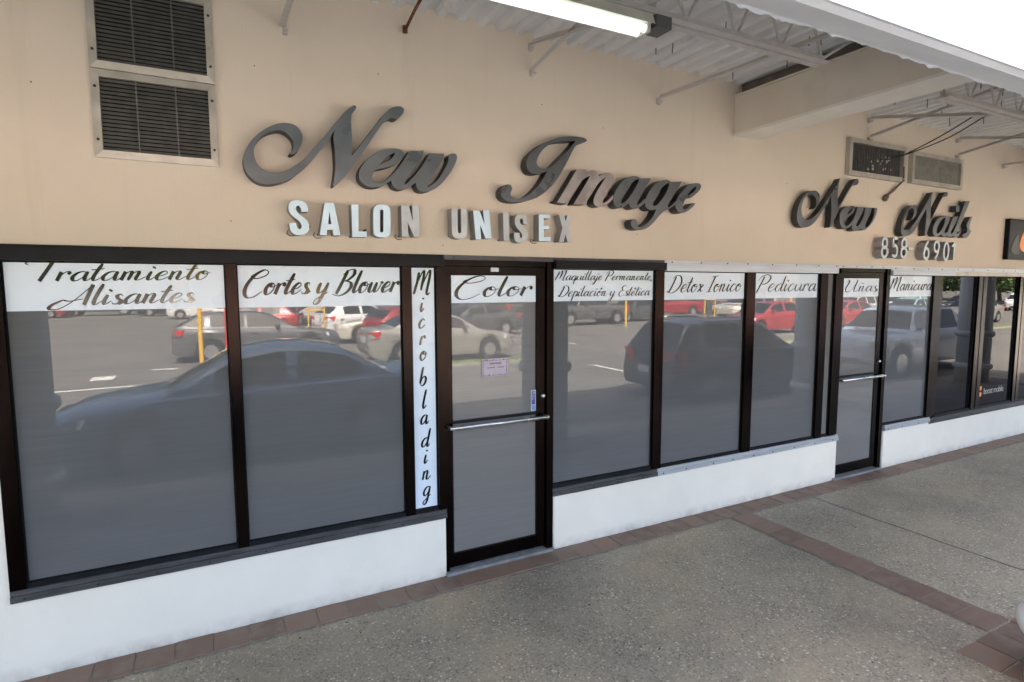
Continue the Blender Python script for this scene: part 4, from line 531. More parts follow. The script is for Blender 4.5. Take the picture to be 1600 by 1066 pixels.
for (hx, hz) in ((1.0, 3.42), (.28, 3.35), (-.75, 3.1), (2.75, 3.3), (.12, 2.46), (3.6, 2.95), (4.9, 3.05), (5.3, 2.8), (2.2, 3.4), (8.3, 3.0), (1.42, 2.36), (3.1, 2.5)):
    bm = bmesh.new(); lathe(bm, [(.0038, .002), (.0034, -.0015)], (hx, -.001, hz), 8, 'y'); fin('wall_plug', bm, M['screw'], wl)
# splash line where base wall meets the tiles
# ------------------------------------------------------------------ canopy
cp = thing('canopy', 'ribbed metal canopy over the walkway with white fascia', 'canopy')
bm = bmesh.new()                       # ribbed steel deck, ribs square to the wall
prof = []; x = XL; pitch = .1465
while x < XR:
    prof += [(x, 3.850), (x+.052, 3.850), (x+.066, 3.888), (x+.132, 3.888)]; x += pitch
rows = [[bm.verts.new((px, y, pz)) for (px, pz) in prof] for y in (.0, -1.4, -2.62)]
for a, b in zip(rows, rows[1:]):
    for i in range(len(prof)-1): bm.faces.new((a[i], a[i+1], b[i+1], b[i]))
fin('roof_deck', bm, M['soffit'], cp)
boxo('roof_topping', M['soffit'], cp, XL, XR, -2.62, .25, 3.895, 4.0)
bm = bmesh.new()                       # fascia: sloped soffit, small chamfer, tall face
sec = [(-2.60, 2.822), (-2.86, 2.697), (-2.8765, 2.7055), (-2.884, 2.7063), (-2.884, 4.45), (-2.60, 4.45), (-2.60, 4.01), (-2.56, 4.0), (-2.56, 2.85)]
ra = [bm.verts.new((XL, y, z)) for y, z in sec]; rb = [bm.verts.new((XR, y, z)) for y, z in sec]
for i in range(len(sec)): bm.faces.new((ra[i], ra[(i+1) % len(sec)], rb[(i+1) % len(sec)], rb[i]))
bm.faces.new(ra[::-1]); bm.faces.new(rb)
bm.faces.ensure_lookup_table(); bm.faces[0].material_index = 1; bm.faces[1].material_index = 2; bm.faces[2].material_index = 2
fin('fascia', bm, [M['fascia'], M['soffit2'], M['lip']], cp)
bm = bmesh.new(); pv = None            # ragged stucco drip along the inner edge
x = XL
while x < 14:
    dz = random.uniform(.004, .010) + (random.random() < .15)*random.uniform(.004, .010)
    q = (bm.verts.new((x, -2.597, 2.824)), bm.verts.new((x, -2.603-.004, 2.822-dz)), bm.verts.new((x, -2.632, 2.8065)))
    if pv:
        bm.faces.new((pv[0], pv[1], q[1], q[0])); bm.faces.new((pv[1], pv[2], q[2], q[1]))
    pv = q; x += random.uniform(.008, .025)
fin('drip_edge', bm, M['fascia'], cp, keep=False)
for x0 in (4.16-5.9, 4.16, 4.16+5.6):
    boxo('cross_beam', M['beampaint'], cp, x0+.012, x0+.285, -2.552, -.002, 3.4215, 3.735, bevel=.004)
    boxo('beam_flange', M['beampaint'], cp, x0, x0+.30, -2.555, -.003, 3.7365, 3.752, bevel=.003)
    boxo('beam_flange', M['flange'], cp, x0, x0+.30, -2.555, -.003, 3.40, 3.42, bevel=.003)
    boxo('beam_bearing', M['darksteel'], cp, x0+.09, x0+.21, -2.5, -.003, 3.753, 3.848)
JY, JZ = -1.33, 3.455
def joist(x0, x1):
    j = tag(bpy.data.objects.new('bar_joist', None)); COL.objects.link(j); j.parent = cp
    bm = bmesh.new()
    for s in (-1, 1):                  # two angles back to back
        y0 = JY + s*.010
        ya, yb = sorted((y0, y0+s*.042)); box(bm, x0+.35, x1-.72, ya, yb, JZ-.006, JZ)
        yc, yd = sorted((y0, y0+s*.006)); box(bm, x0+.351, x1-.721, yc, yd, JZ+.0005, JZ+.042)
    fin('chord', bm, M['steelpaint'], j)
    bm = bmesh.new()
    for s in (-1, 1):
        ya, yb = sorted((JY+s*.010, JY+s*.052)); box(bm, x0+.05, x1-.02, ya, yb, 3.840, 3.847)
    fin('chord', bm, M['steelpaint'], j)
    bm = bmesh.new(); n = int((x1-x0-1.07)/.355); st = (x1-x0-1.07)/n
    for k in range(n):
        a = x0+.35+k*st
        tube(bm, [(a, JY, JZ+.02), (a+st/2, JY, 3.838)], .0085, 8); tube(bm, [(a+st/2+.012, JY, 3.838), (a+st, JY, JZ+.02)], .0085, 8)
    tube(bm, [(x1-.74, JY, JZ+.02), (x1-.1, JY, 3.835)], .010, 8)
    fin('web_rod', bm, M['steelpaint'], j)
joist(-1.43, 4.16); joist(4.47, 9.75); joist(10.07, 15.3)
def angle(bm, a, b, w=.032):
    a, b = Vector(a), Vector(b); t = (b-a).normalized(); s = t.cross(Vector((0, 0, 1))).normalized(); q = s.cross(t)
    for (p0, p1) in ((s*w, q*.004), (s*.004, q*w)):
        lo = [a, a+p0, a+p0+p1, a+p1]; vs = [bm.verts.new(p) for p in lo] + [bm.verts.new(p+(b-a)) for p in lo]
        for f in ((0, 1, 2, 3), (7, 6, 5, 4), (0, 4, 5, 1), (1, 5, 6, 2), (2, 6, 7, 3), (3, 7, 4, 0)): bm.faces.new([vs[i] for i in f])
for (a, b) in [((.45, -.03, 3.585), (.45, -2.5, 3.50)), ((2.1, -.03, 3.79), (2.1, JY, 3.50)), ((2.11, -.03, 3.615), (2.11, JY, 3.80)),
               ((3.29, -.03, 3.585), (3.29, -2.5, 3.50)), ((6.11, -.03, 3.79), (6.11, JY, 3.50)), ((6.12, -.03, 3.60), (6.12, JY, 3.80)),
               ((7.82, -.03, 3.78), (7.82, JY, 3.50)), ((7.83, -.03, 3.59), (7.83, JY, 3.80)), ((8.95, -.03, 3.585), (8.95, -2.5, 3.5))]:
    bm = bmesh.new(); angle(bm, a, b); br = fin('bridging_angle', bm, M['steelpaint'], cp)
    bm = bmesh.new(); box(bm, a[0]-.013, a[0]+.013, -.032, -.001, a[2]-.035, a[2]+.012)
    tube(bm, [(a[0]+.008, -.04, a[2]-.02), (a[0]+.008, -.052, a[2]-.02)], .009, 6)
    fin('wall_clip', bm, M['steelpaint'], br, keep=False)
# cut hanger wires left sticking out of the deck
for k in range(58):
    x = random.uniform(.6, 8.5); y = random.uniform(-2.4, -.15)
    if abs(y-JY) < .1: y -= .2
    bm = bmesh.new(); l = random.uniform(.035, .075); tube(bm, [(x, y, 3.885), (x+random.uniform(-.01, .01), y, 3.85-l)], .0035, 5)
    fin('wire_stub', bm, M['cable'], cp)
# conduit run behind the lamp, hung under the chord
bm = bmesh.new()
tube(bm, [(1.05, 0, 3.86), (1.18, -.02, 3.72)], .012, 8); bm.free()
bm = bmesh.new(); tube(bm, [(1.17, -.035, 3.705), (1.178, -.20, 3.755), (1.185, -.75, 3.84)], .010, 8)
tube(bm, [(1.17, -.036, 3.73), (1.17, -.036, 3.69)], .017, 8)
tag(fin('hanger_rod', bm, M['rust'], None, smooth=True), 'rusty brown iron rod sticking out of the wall under the deck', 'rod')
# ------------------------------------------------------------------ lamp
lp = thing('tube_light', 'lit fluorescent tube light hung under the roof joist', 'ceiling light', (.8, JY, 3.40))
lm = bpy.data.materials.new('lit_tube'); t_, p_ = nodes(lm)
p_.inputs['Base Color'].default_value = (.9, .95, .95, 1); p_.inputs['Emission Color'].default_value = (.93, 1, .98, 1); p_.inputs['Emission Strength'].default_value = .10
LB = mat('lamp_housing', (.50, .50, .42), .5, var=.12, vscale=8)
bm = bmesh.new()
sec = [(-.075, 3.385), (-.055, 3.40), (.055, 3.40), (.075, 3.385), (.05, 3.445), (-.05, 3.445)]
ra = [bm.verts.new((-.42, JY+a, b)) for a, b in sec]; rb = [bm.verts.new((2.035, JY+a, b)) for a, b in sec]
for i in range(6): bm.faces.new((ra[i], ra[(i+1) % 6], rb[(i+1) % 6], rb[i]))
bm.faces.new(ra[::-1]); bm.faces.new(rb)
reparent(fin('housing', bm, LB), lp).parent = lp
for s in (-1, 1):
    bm = bmesh.new(); tube(bm, [(-.40, JY+s*.028, 3.375), (2.005, JY+s*.028, 3.375)], .019, 12)
    reparent(fin('tube', bm, lm, smooth=True), lp)
    for xx in (-.41, 2.015):
        reparent(boxo('lamp_holder', LB, None, xx-.010, xx+.010, JY+s*.028-.022, JY+s*.028+.022, 3.352, 3.399), lp)
reparent(boxo('junction_box', mat('grey_box', (.09, .09, .088), .5), None, 2.055, 2.155, JY-.06, JY+.05, 3.385, 3.445, bevel=.006), lp)
# ------------------------------------------------------------------ columns
def column(i, x, lab):
    c = thing('column', lab, 'column', (x, -2.72, 0), 'round white columns along the walkway')
    bm = bmesh.new(); lathe(bm, [(.305, 0), (.305, 2.69)], n=48); fin('shaft', bm, M['column'], c, smooth=True).data.polygons[-1].use_smooth = False
    for z in (.33, 1.04):
        bm = bmesh.new(); pr = [(.30, z-.075)] + [(.295+.06*math.cos(a), z+.07*math.sin(a)) for a in [R(q) for q in range(-80, 81, 16)]] + [(.30, z+.075)]
        lathe(bm, pr, n=48); fin('ring', bm, M['column'], c, smooth=True)
    return c
for i, (x, lab) in enumerate([(-1.62, 'round white column mirrored at the left end of the first window'), (3.87, 'round white column by the right edge, its base ring above the tile square'),
                              (9.36, 'round white column mirrored beside the narrow pane by the second door'), (14.85, 'round white column mirrored in the dark glass')]):
    column(i, x, lab)
# ================================================================== windows and doors
GY = .02
def pane(parent, x0, x1, z0, z1, m, y=GY, t=.012, name='pane'):
    o = boxo(name, M[m], parent, x0, x1, y, y+t, z0, z1)
    bm = bmesh.new(); g = .007; yy = y-.005    # black glazing gasket round the pane
    a = [(x0, z0), (x1, z0), (x1, z1), (x0, z1)]; b = [(x0+g, z0+g), (x1-g, z0+g), (x1-g, z1-g), (x0+g, z1-g)]
    A = [bm.verts.new((p[0], yy-.004, p[1])) for p in a]; B = [bm.verts.new((p[0], yy, p[1])) for p in b]; C_ = [bm.verts.new((p[0], y+.001, p[1])) for p in b]
    for k in range(4): bm.faces.new((A[k], A[(k+1) % 4], B[(k+1) % 4], B[k])); bm.faces.new((B[k], B[(k+1) % 4], C_[(k+1) % 4], C_[k]))
    fin('gasket', bm, M['rubber'], o)
    return o
def film(parent, x0, x1, z0, z1):
    return boxo('vinyl_strip', M['film'], parent, x0, x1, GY-.0035, GY-.0005, z0, z1)
def mullion(parent, x0, x1, z0, z1, y0=-.012, y1=.10, name='mullion', m='bronze'):
    o = boxo(name, M[m], parent, x0, x1, y0, y1, z0, z1, bevel=.003); return o
def sill(parent, x0, x1, z0, z1, m, y0=-.02):
    bm = bmesh.new()
    box(bm, x0, x1, y0, .10, z0, z0+(z1-z0)*.55); box(bm, x0, x1, y0+.008, .10, z0+(z1-z0)*.55+.0005, z1)
    o = fin('sill', bm, M[m], parent, keep=True)
    bm = bmesh.new(); x = x0+.06
    while x < x1-.04:
        lathe(bm, [(.006, 0), (.006, .004)], (x, y0-.004, z0+(z1-z0)*.28), 8, 'y'); x += random.uniform(.24, .34)
    fin('screw', bm, M['screw'], o); return o
def header(parent, x0, x1, z0, z1, m, y0=-.045):
    return boxo('header', M[m], parent, x0, x1, y0, .06, z0, z1, bevel=.004)
def flashing(parent, x0, x1, z0, z1, m, y0=-.012, step=.38):
    o = boxo('flashing', M[m], parent, x0, x1, y0, .05, z0, z1)
    bm = bmesh.new(); x = x0+.08
    while x < x1-.03:
        lathe(bm, [(.006, 0), (.006, .004)], (x, y0-.004, (z0+z1)/2), 8, 'y'); x += random.uniform(step*.8, step*1.2)
    fin('screw', bm, M['screw'], o); return o
# --- first window: two panes and the narrow upright strip
W = thing('shop_window', 'large window left of the first door, Tratamiento Alisantes and Cortes y Blower strips', 'window')
mullion(W, -.998, -.93, .505, 2.213); mullion(W, .077, .135, .505, 2.213, name='mullion'); mullion(W, 1.125, 1.19, .505, 2.213); mullion(W, 1.365, 1.408, .505, 2.213)
boxo('bottom_rail', M['black'], W, -.93, 1.365, .002, .10, .503, .527)
p = pane(W, -.929, .076, .527, 2.213, 'pane'); f = film(W, -.925, .074, 1.958, 2.212); lettering(LINES['w1a'], f, thick=.40, thin=.09)
p = pane(W, .136, 1.124, .527, 2.213, 'pane'); f = film(W, .137, 1.122, 1.957, 2.212); lettering(LINES['w1b'], f, thick=.33, thin=.09)
p = pane(W, 1.191, 1.364, .527, 2.213, 'pane'); f = film(W, 1.192, 1.362, .530, 2.212)
bm = bmesh.new()
for (c, x, z) in MICRO:
    xh = .056 if c != 'M' else .066; wd = {'M': .125, 'i': .034, 'l': .034, 'b': .062, 'd': .066, 'a': .064, 'g': .062, 'n': .066, 'o': .056, 'c': .052, 'r': .046}[c]
    zb = z - xh*.56 - (.032 if c in 'bdl' else .045 if c == 'M' else 0) + (.022 if c == 'g' else 0)
    if c == 'g': xh *= 1.0
    script_bm(bm, c, x-wd/2, x+wd/2, zb, zb, xh*1.12, .0142, slant=.12, thin=.12, thick=.25)
fin('lettering', bm, M['vinyl'], f, keep=True)
header(W, -2.4, 1.412, 2.215, 2.281, 'black'); flashing(W, -2.4, 1.40, 2.2815, 2.296, 'black', step=.5)
sill(W, -.998, 1.418, .441, .503, 'sillgrey')
# --- doors
def door(label, x0, x1, gx0, gx1, txt, kw, strong):
    D = thing('glass_door', label, 'door')
    mullion(D, x0, x0+(gx0-x0)*.5, .03, 2.262, y0=.004, y1=.12, name='jamb'); mullion(D, x1-.058, x1, .03, 2.262, y0=-.008, y1=.12, name='jamb')
    mullion(D, x0+(gx0-x0)*.5+.002, x1-.06, 2.225, 2.262, y0=.006, y1=.12, name='door_head')
    mullion(D, x0+(gx0-x0)*.5+.004, gx0, .05, 2.22, y0=.012, y1=.07, name='stile'); mullion(D, gx1, x1-.063, .05, 2.22, y0=.012, y1=.07, name='stile')
    mullion(D, gx0+.001, gx1-.001, 2.165, 2.22, y0=.013, y1=.07, name='top_rail'); mullion(D, gx0+.001, gx1-.001, .05, .148, y0=.013, y1=.07, name='bottom_rail')
    pane(D, gx0+.001, gx1-.001, .148, 2.165, 'doorpane')
    boxo('crash_bar', M['black'], D, gx0+.001, gx1-.001, .012, .019, 1.105, 1.128)
    f = film(D, gx0+.004, gx1-.006, 1.964, 2.163); lettering(txt, f, **kw)
    bm = bmesh.new(); zb = 1.088
    tube(bm, [(x0+.03, -.045, zb), (x1-.065, -.045, zb)], .0155, 14)
    pb = fin('push_bar', bm, M['chrome'], D, smooth=True)
    bm = bmesh.new()
    for xx in (x0+.035, x1-.07): box(bm, xx-.009, xx+.009, -.050, .012, zb-.010, zb+.010)
    fin('bracket', bm, M['chrome'], pb, bevel=.003)
    bm = bmesh.new(); lathe(bm, [(.017, .012), (.017, -.006), (.012, -.012)], (gx1+.05, 0, 1.245), 18, 'y'); fin('lock', bm, M['chrome'], D, smooth=True)
    boxo('threshold', M['threshold'], D, x0, x1, -.03, .14, -.01, .028, bevel=.006)
    return D
D1 = door('first glass door, with the Color strip and a small lilac notice', 1.41, 2.304, 1.474, 2.167, LINES['d1'], dict(thick=.42, thin=.07), True)
flashing(D1, 1.415, 2.30, 2.264, 2.296, 'sillgrey')
o = boxo('maker_plate', M['alu'], D1, 1.786, 1.85, .0105, .0125, 2.186, 2.214)
# --- second window (brown header)
W = thing('shop_window', 'single pane window right of the first door with the Maquillaje Permanente strip', 'window')
mullion(W, 3.302, 3.396, .505, 2.213)
boxo('bottom_rail', M['black'], W, 2.306, 3.302, .002, .10, .503, .53)
pane(W, 2.3055, 3.301, .53, 2.213, 'pane'); f = film(W, 2.308, 3.299, 1.965, 2.212); lettering(LINES['w2'], f, thick=.30, thin=.08)
header(W, 2.306, 3.39, 2.214, 2.274, 'black'); flashing(W, 2.306, 3.39, 2.2745, 2.296, 'sillgrey'); sill(W, 2.300, 3.36, .441, .503, 'sillgrey')
# --- third window
W = thing('shop_window', 'two pane window between the doors with Detox Ionico and Pedicura strips', 'window')
mullion(W, 4.395, 4.508, .505, 2.205); mullion(W, 5.467, 5.572, .505, 2.205); mullion(W, 5.70, 5.80, .505, 2.205)
boxo('bottom_rail', M['black'], W, 3.398, 5.70, .002, .10, .503, .522)
pane(W, 3.3965, 4.394, .522, 2.205, 'pane'); f = film(W, 3.40, 4.392, 1.963, 2.203); lettering(LINES['w3a'], f, thick=.25, thin=.075)
pane(W, 4.509, 5.466, .522, 2.205, 'pane'); f = film(W, 4.511, 5.44, 1.963, 2.203); lettering(LINES['w3b'], f, thick=.25, thin=.075)
pane(W, 5.573, 5.699, .522, 2.205, 'doorpane', name='side_light')
header(W, 3.395, 5.70, 2.206, 2.266, 'alu', -.035); flashing(W, 3.395, 5.72, 2.2665, 2.296, 'alu', step=.3); sill(W, 3.362, 5.858, .441, .503, 'sillalu')
D2 = door('second glass door, narrower in view, with the faded Uñas strip', 5.805, 6.655, 5.862, 6.495, LINES['d2'], dict(thick=.34, thin=.06), False)
flashing(D2, 5.725, 6.655, 2.264, 2.296, 'alu', step=.25)
# --- fourth window
W = thing('shop_window', 'single pane window right of the second door with the Manicura strip', 'window')
mullion(W, 7.537, 7.722, .505, 2.196)
boxo('bottom_rail', M['black'], W, 6.657, 7.537, .002, .10, .503, .52)
pane(W, 6.657, 7.536, .52, 2.196, 'pane'); f = film(W, 6.66, 7.534, 1.955, 2.195); lettering(LINES['w4'], f, thick=.30, thin=.085)
header(W, 6.657, 7.95, 2.197, 2.245, 'alu', -.035); flashing(W, 6.657, 7.95, 2.2455, 2.296, 'alu', step=.3); sill(W, 6.70, 7.62, .441, .503, 'sillalu')
# --- dark neighbouring shopfront
W = thing('shop_window', 'dark tinted neighbouring shop windows at the right end with a pale decal', 'window')
xs = [(7.723, 8.56), (8.765, 9.64), (9.81, 11.2), (11.4, 12.8), (13.0, 14.4), (14.6, 16.9)]
for i, (a, b) in enumerate(xs):
    p = pane(W, a, b, .515, 2.196, 'darkpane')
    if i == 1: decal_pane = p
    if i < len(xs)-1:
        nx = xs[i+1][0]; mid = (b+nx)/2
        mullion(W, b+.001, mid-.012, .505, 2.196); mullion(W, mid+.012, nx-.001, .505, 2.196); mullion(W, mid-.0115, mid+.0115, .505, 2.196, y0=.01, m='sillgrey')
boxo('bottom_rail', M['black'], W, 7.723, 16.95, .002, .10, .483, .513)
header(W, 7.955, 16.95, 2.197, 2.245, 'vent', -.030); flashing(W, 7.955, 16.95, 2.2455, 2.296, 'alu', step=.35); sill(W, 7.622, 16.95, .42, .483, 'sillgrey')
me = text_mesh('decal', 'boost', .118, GY-.003, 8.93, .66, spacing=.92, sx=.93); link('decal', me, M['pale'], W)
me = text_mesh('decal', 'mobile', .118, GY-.003, 9.19, .66, spacing=.92, sx=.90); link('decal', me, M['pale'], W)
bm = bmesh.new()
for k, (a, c) in enumerate([((8.80, .70), 0), ((8.845, .745), 0), ((8.85, .665), 1)]):
    pts = [(a[0]+.04*math.cos(q)*.8, a[1]+.03*math.sin(q)) for q in [R(z) for z in range(0, 360, 30)]]
    bm.faces.new([bm.verts.new((x, GY-.004-.0003*k, z)) for x, z in pts])
fin('decal', bm, M['logoorange'], W)
# ================================================================== notices on the first door
pb = thing('paper_notice', 'small lilac notice with a patterned border taped to the first door', 'notice', (1.82, .013, 1.49))
reparent(boxo('paper', M['poster'], None, 1.712, 1.925, .0125, .0155, 1.425, 1.556), pb)
bm = bmesh.new()
def dash(x0, x1, z0, z1, y=.012): bm.faces.new([bm.verts.new(p) for p in ((x0, y, z0), (x1, y, z0), (x1, y, z1), (x0, y, z1))])
for i in range(17):
    for zz in (1.430, 1.540):
        x = 1.717+i*.0122+random.uniform(-.002, .002); h = random.uniform(.004, .013); dash(x, x+random.uniform(.003, .009), zz, zz+h)
for i in range(8):
    for xx in (1.716, 1.905):
        z = 1.444+i*.0118; dash(xx+random.uniform(0, .004), xx+random.uniform(.006, .013), z, z+random.uniform(.004, .009))
x = 1.775
while x < 1.862: dash(x, x+.006, 1.514, 1.527); x += .0095
for z in (1.487,):
    x = 1.755
    while x < 1.885:
        if not 1.815 < x < 1.835: dash(x, x+.006, z, z+.007)
        x += .009
fin('printing', bm, M['ink'], pb, keep=True).location = -pb.location
st = thing('door_sticker', 'blue and grey upright sticker beside the lock of the first door', 'sticker', (2.137, .013, 1.22))
reparent(boxo('backing', M['stickbg'], None, 2.117, 2.160, .0125, .0155, 1.135, 1.295), st)
reparent(boxo('blue_panel', M['stick'], None, 2.124, 2.153, .0112, .0123, 1.185, 1.288), st)
reparent(boxo('blue_panel', mat('sticker_light_blue', (.12, .25, .55), .4), None, 2.124, 2.153, .0112, .0123, 1.142, 1.178), st)
me = text_mesh('lettering', 'PULL', .030, .0105, 2.1285, 1.283, rot=-math.pi/2, sx=1.0); reparent(link('lettering', me, M['stickbg']), st)

# ================================================================== signs
def letter_sign(key, label, cat, yface, yback, facem, retm, special=None):
    s = thing('shop_sign', label, cat, (0, 0, 0))
    for i, (nm, outer, holes) in enumerate(SIGNS[key]):
        loops = [catmull(outer, True, 6)] + [catmull(h, True, 6) for h in holes]
        dy = -.0015*(i % 3)
        me = plate_mesh('letter', loops, yface+dy, yback+dy, .0012)
        fm = facem
        if special and i in special: fm = special[i]
        o = link('letter', me, [M[fm], M[retm]], s)
        xs_ = [p[0] for p in loops[0]]; zs_ = [p[1] for p in loops[0]]
        low = sorted(loops[0], key=lambda p: p[1])   # standoff pins and lamp wires behind each letter
        for p in (low[0], max(low[:max(4, len(low)//4)], key=lambda q: abs(q[0]-low[0][0]))):
            bm = bmesh.new(); tube(bm, [(p[0]+.012, yback-.01, p[1]+.016), (p[0]+.004, -.001, p[1]+.010)], .005, 6); fin('standoff', bm, M['screw'], o)
        if key == 'salon' and i in (0, 1, 4, 9):
            bm = bmesh.new(); a = min(loops[0], key=lambda p: p[0]*1.0+p[1]*1.0)
            tube(bm, [(a[0]-.012, -.002, a[1]+.022), (a[0]-.022, -.014, a[1]+.004), (a[0]-.006, -.022, a[1]-.012), (a[0]+.022, -.024, a[1]-.010)], .0028, 6)
            fin('lamp_wire', bm, M['screw'], o)
    return s
letter_sign('image', 'big grey New Image script letters standing off the cream wall', 'sign', -.11, -.022, 'face', 'return', {4: 'facepale'})
letter_sign('salon', 'white block letters SALON UNISEX under the grey script', 'sign', -.10, -.022, 'wface', 'wreturn', {4: 'wface2', 5: 'wface2', 7: 'wface2', 8: 'wface2', 10: 'wface2'})
letter_sign('nails', 'dark grey New Nails script letters beneath the two right vents', 'sign', -.085, -.022, 'face', 'return')
# the pin behind the l of the second script sign
# telephone digits: narrow ribbon faces on deep returns
def ring(cx, cz, rx, rz, a0=0, a1=360, n=28): return [(cx+rx*math.cos(R(a0+(a1-a0)*k/n)), cz+rz*math.sin(R(a0+(a1-a0)*k/n))) for k in range(n+(0 if a1-a0 == 360 else 1))]
def ribbon(pts, w, closed=False):
    L, Rr = [], []; n = len(pts)
    for i, p in enumerate(pts):
        a = pts[i-1] if (closed or i) else p; b = pts[(i+1) % n] if (closed or i < n-1) else p
        dx, dz = b[0]-a[0], b[1]-a[1]; l = math.hypot(dx, dz); nx, nz = -dz/l*w/2, dx/l*w/2
        L.append((p[0]+nx, p[1]+nz)); Rr.append((p[0]-nx, p[1]-nz))
    return [L, Rr] if closed else [L + Rr[::-1]]
ph = thing('phone_sign', 'pale telephone digits 858-6901 under the second script sign', 'sign')
H, WD, SW = .205, .105, .030
for (c, x, z) in DIGITS:
    hx, hz = WD/2, H/2; pieces = []
    if c == '8': pieces = [ribbon(ring(x, z+hz*.47, hx*.78, hz*.50), SW, True), ribbon(ring(x, z-hz*.45, hx*.92, hz*.52), SW, True)]
    elif c == '0': pieces = [ribbon(ring(x, z, hx*.92, hz*.95), SW, True)]
    elif c == '5': pieces = [ribbon([(x+hx*.8, z+hz*.93), (x-hx*.6, z+hz*.93)] + [(x-hx*.62, z+hz*.9), (x-hx*.70, z+hz*.12)] + ring(x-hx*.08, z-hz*.36, hx*.9, hz*.58, 128, -140, 20), SW)]
    elif c == '6': pieces = [ribbon(ring(x, z-hz*.38, hx*.92, hz*.57), SW, True), ribbon([(x-hx*.86, z-hz*.28), (x-hx*.6, z+hz*.25), (x-hx*.15, z+hz*.7), (x+hx*.5, z+hz*.97)], SW)]
    elif c == '9': pieces = [ribbon(ring(x, z+hz*.38, hx*.92, hz*.57), SW, True), ribbon([(x+hx*.86, z+hz*.28), (x+hx*.6, z-hz*.25), (x+hx*.15, z-hz*.7), (x-hx*.5, z-hz*.97)], SW)]
    elif c == '1': pieces = [ribbon([(x-hx*.7, z+hz*.55), (x-hx*.1, z+hz*.72), (x+hx*.25, z+hz*.97)], SW), ribbon([(x+hx*.25, z+hz*.98), (x+hx*.25, z-hz*.98)], SW)]
    elif c == '-': pieces = [ribbon([(x-.05, z), (x+.045, z)], SW)]
    o = None
    bmj = bmesh.new()
    for k, lp_ in enumerate(pieces):
        me = plate_mesh('tmp', lp_, -.10-.001*k, -.022-.001*k, .001); bmj.from_mesh(me); bpy.data.meshes.remove(me)
    me = bpy.data.meshes.new('digit'); bmj.to_mesh(me); bmj.free()
    o = link('digit', me, [M['digit'], M['wreturn']], ph)
    for dz in (-.07, .07):
        bm = bmesh.new(); tube(bm, [(x-.01, -.03, z+dz), (x-.012, -.001, z+dz)], .005, 6); fin('standoff', bm, M['screw'], o)
# dark neighbour's sign, cut by the frame
bs = thing('shop_sign', 'black square sign with an orange shape at the far right edge', 'sign')
boxo('board', M['boardblack'], bs, 9.12, 10.6, -.05, -.001, 2.415, 2.935, bevel=.004)
bm = bmesh.new()
for (a, b, c, d) in ((9.12, 10.6, 2.415, 2.45), (9.12, 10.6, 2.90, 2.935)): box(bm, a, b, -.058, -.051, c, d)
for (a, b) in ((9.12, 9.15), (10.57, 10.6)): box(bm, a, b, -.0585, -.0515, 2.451, 2.899)
fin('frame', bm, M['black'], bs)
me = plate_mesh('emblem', [catmull([(9.42, 2.60), (9.46, 2.72), (9.58, 2.83), (9.74, 2.80), (9.80, 2.62), (9.68, 2.53), (9.50, 2.53)], True, 6)], -.056, -.0505); link('emblem', me, [M['logoorange'], M['logoorange']], bs)
me = plate_mesh('emblem', [catmull([(9.20, 2.54), (9.26, 2.66), (9.36, 2.74), (9.40, 2.62), (9.42, 2.50), (9.28, 2.49)], True, 6)], -.055, -.0505); link('emblem', me, [mat('dark_grey_print', (.016, .016, .018), .4)]*2, bs)
# ================================================================== wall vents
def vent_big(z0, z1, label):
    x0, x1 = -.505, .072
    v = thing('vent_grille', label, 'vent', group='left wall vents')
    fw = .038
    bm = bmesh.new()
    o_ = [(x0, z0), (x1, z0), (x1, z1), (x0, z1)]; i_ = [(x0+fw, z0+fw), (x1-fw, z0+fw), (x1-fw, z1-fw), (x0+fw, z1-fw)]
    for k in range(4):                 # mitred flat frame
        a, b, c, d = o_[k], o_[(k+1) % 4], i_[(k+1) % 4], i_[k]
        lo = [bm.verts.new((p[0], -.001, p[1])) for p in (a, b, c, d)]; hi = [bm.verts.new((p[0], -.018 if j < 2 else -.024, p[1])) for j, p in enumerate((a, b, c, d))]
        bm.faces.new(hi)
        for j in range(4): bm.faces.new((lo[j], lo[(j+1) % 4], hi[(j+1) % 4], hi[j]))
    fr = fin('frame', bm, M['vent'], v)
    bm = bmesh.new()
    for x in (x0+fw*.5, x1-fw*.5):
        for z in (z0+.09, z1-.09): lathe(bm, [(.007, 0), (.007, .004)], (x, -.0265, z), 8, 'y')
    fin('screw', bm, M['screw'], fr)
    boxo('backing', M['void'], v, x0+fw, x1-fw, -.004, -.001, z0+fw, z1-fw)
    bm = bmesh.new(); n = int((z1-z0-2*fw)/.0205)
    for k in range(n):
        z = z0+fw+.008+k*.0205
        vs = [bm.verts.new(p) for p in ((x0+fw, -.020, z-.007), (x1-fw, -.020, z-.007), (x1-fw, -.005, z+.010), (x0+fw, -.005, z+.010))]
        vs2 = [bm.verts.new(p) for p in ((x0+fw, -.0188, z-.0075), (x1-fw, -.0188, z-.0075), (x1-fw, -.0045, z+.0085), (x0+fw, -.0045, z+.0085))]
        bm.faces.new(vs[::-1]); bm.faces.new(vs2); bm.faces.new((vs[0], vs[1], vs2[1], vs2[0]))
    fin('louvre', bm, M['louvre'], v)
    for x in (x0+.20, x1-.195):
        boxo('divider', M['louvre'], v, x-.0022, x+.0022, -.023, -.0205, z0+fw+.001, z1-fw-.001)
vent_big(2.757, 3.205, 'lower of the two stacked louvred vents on the left wall'); vent_big(3.209, 3.66, 'upper louvred vent cut by the top of the view')
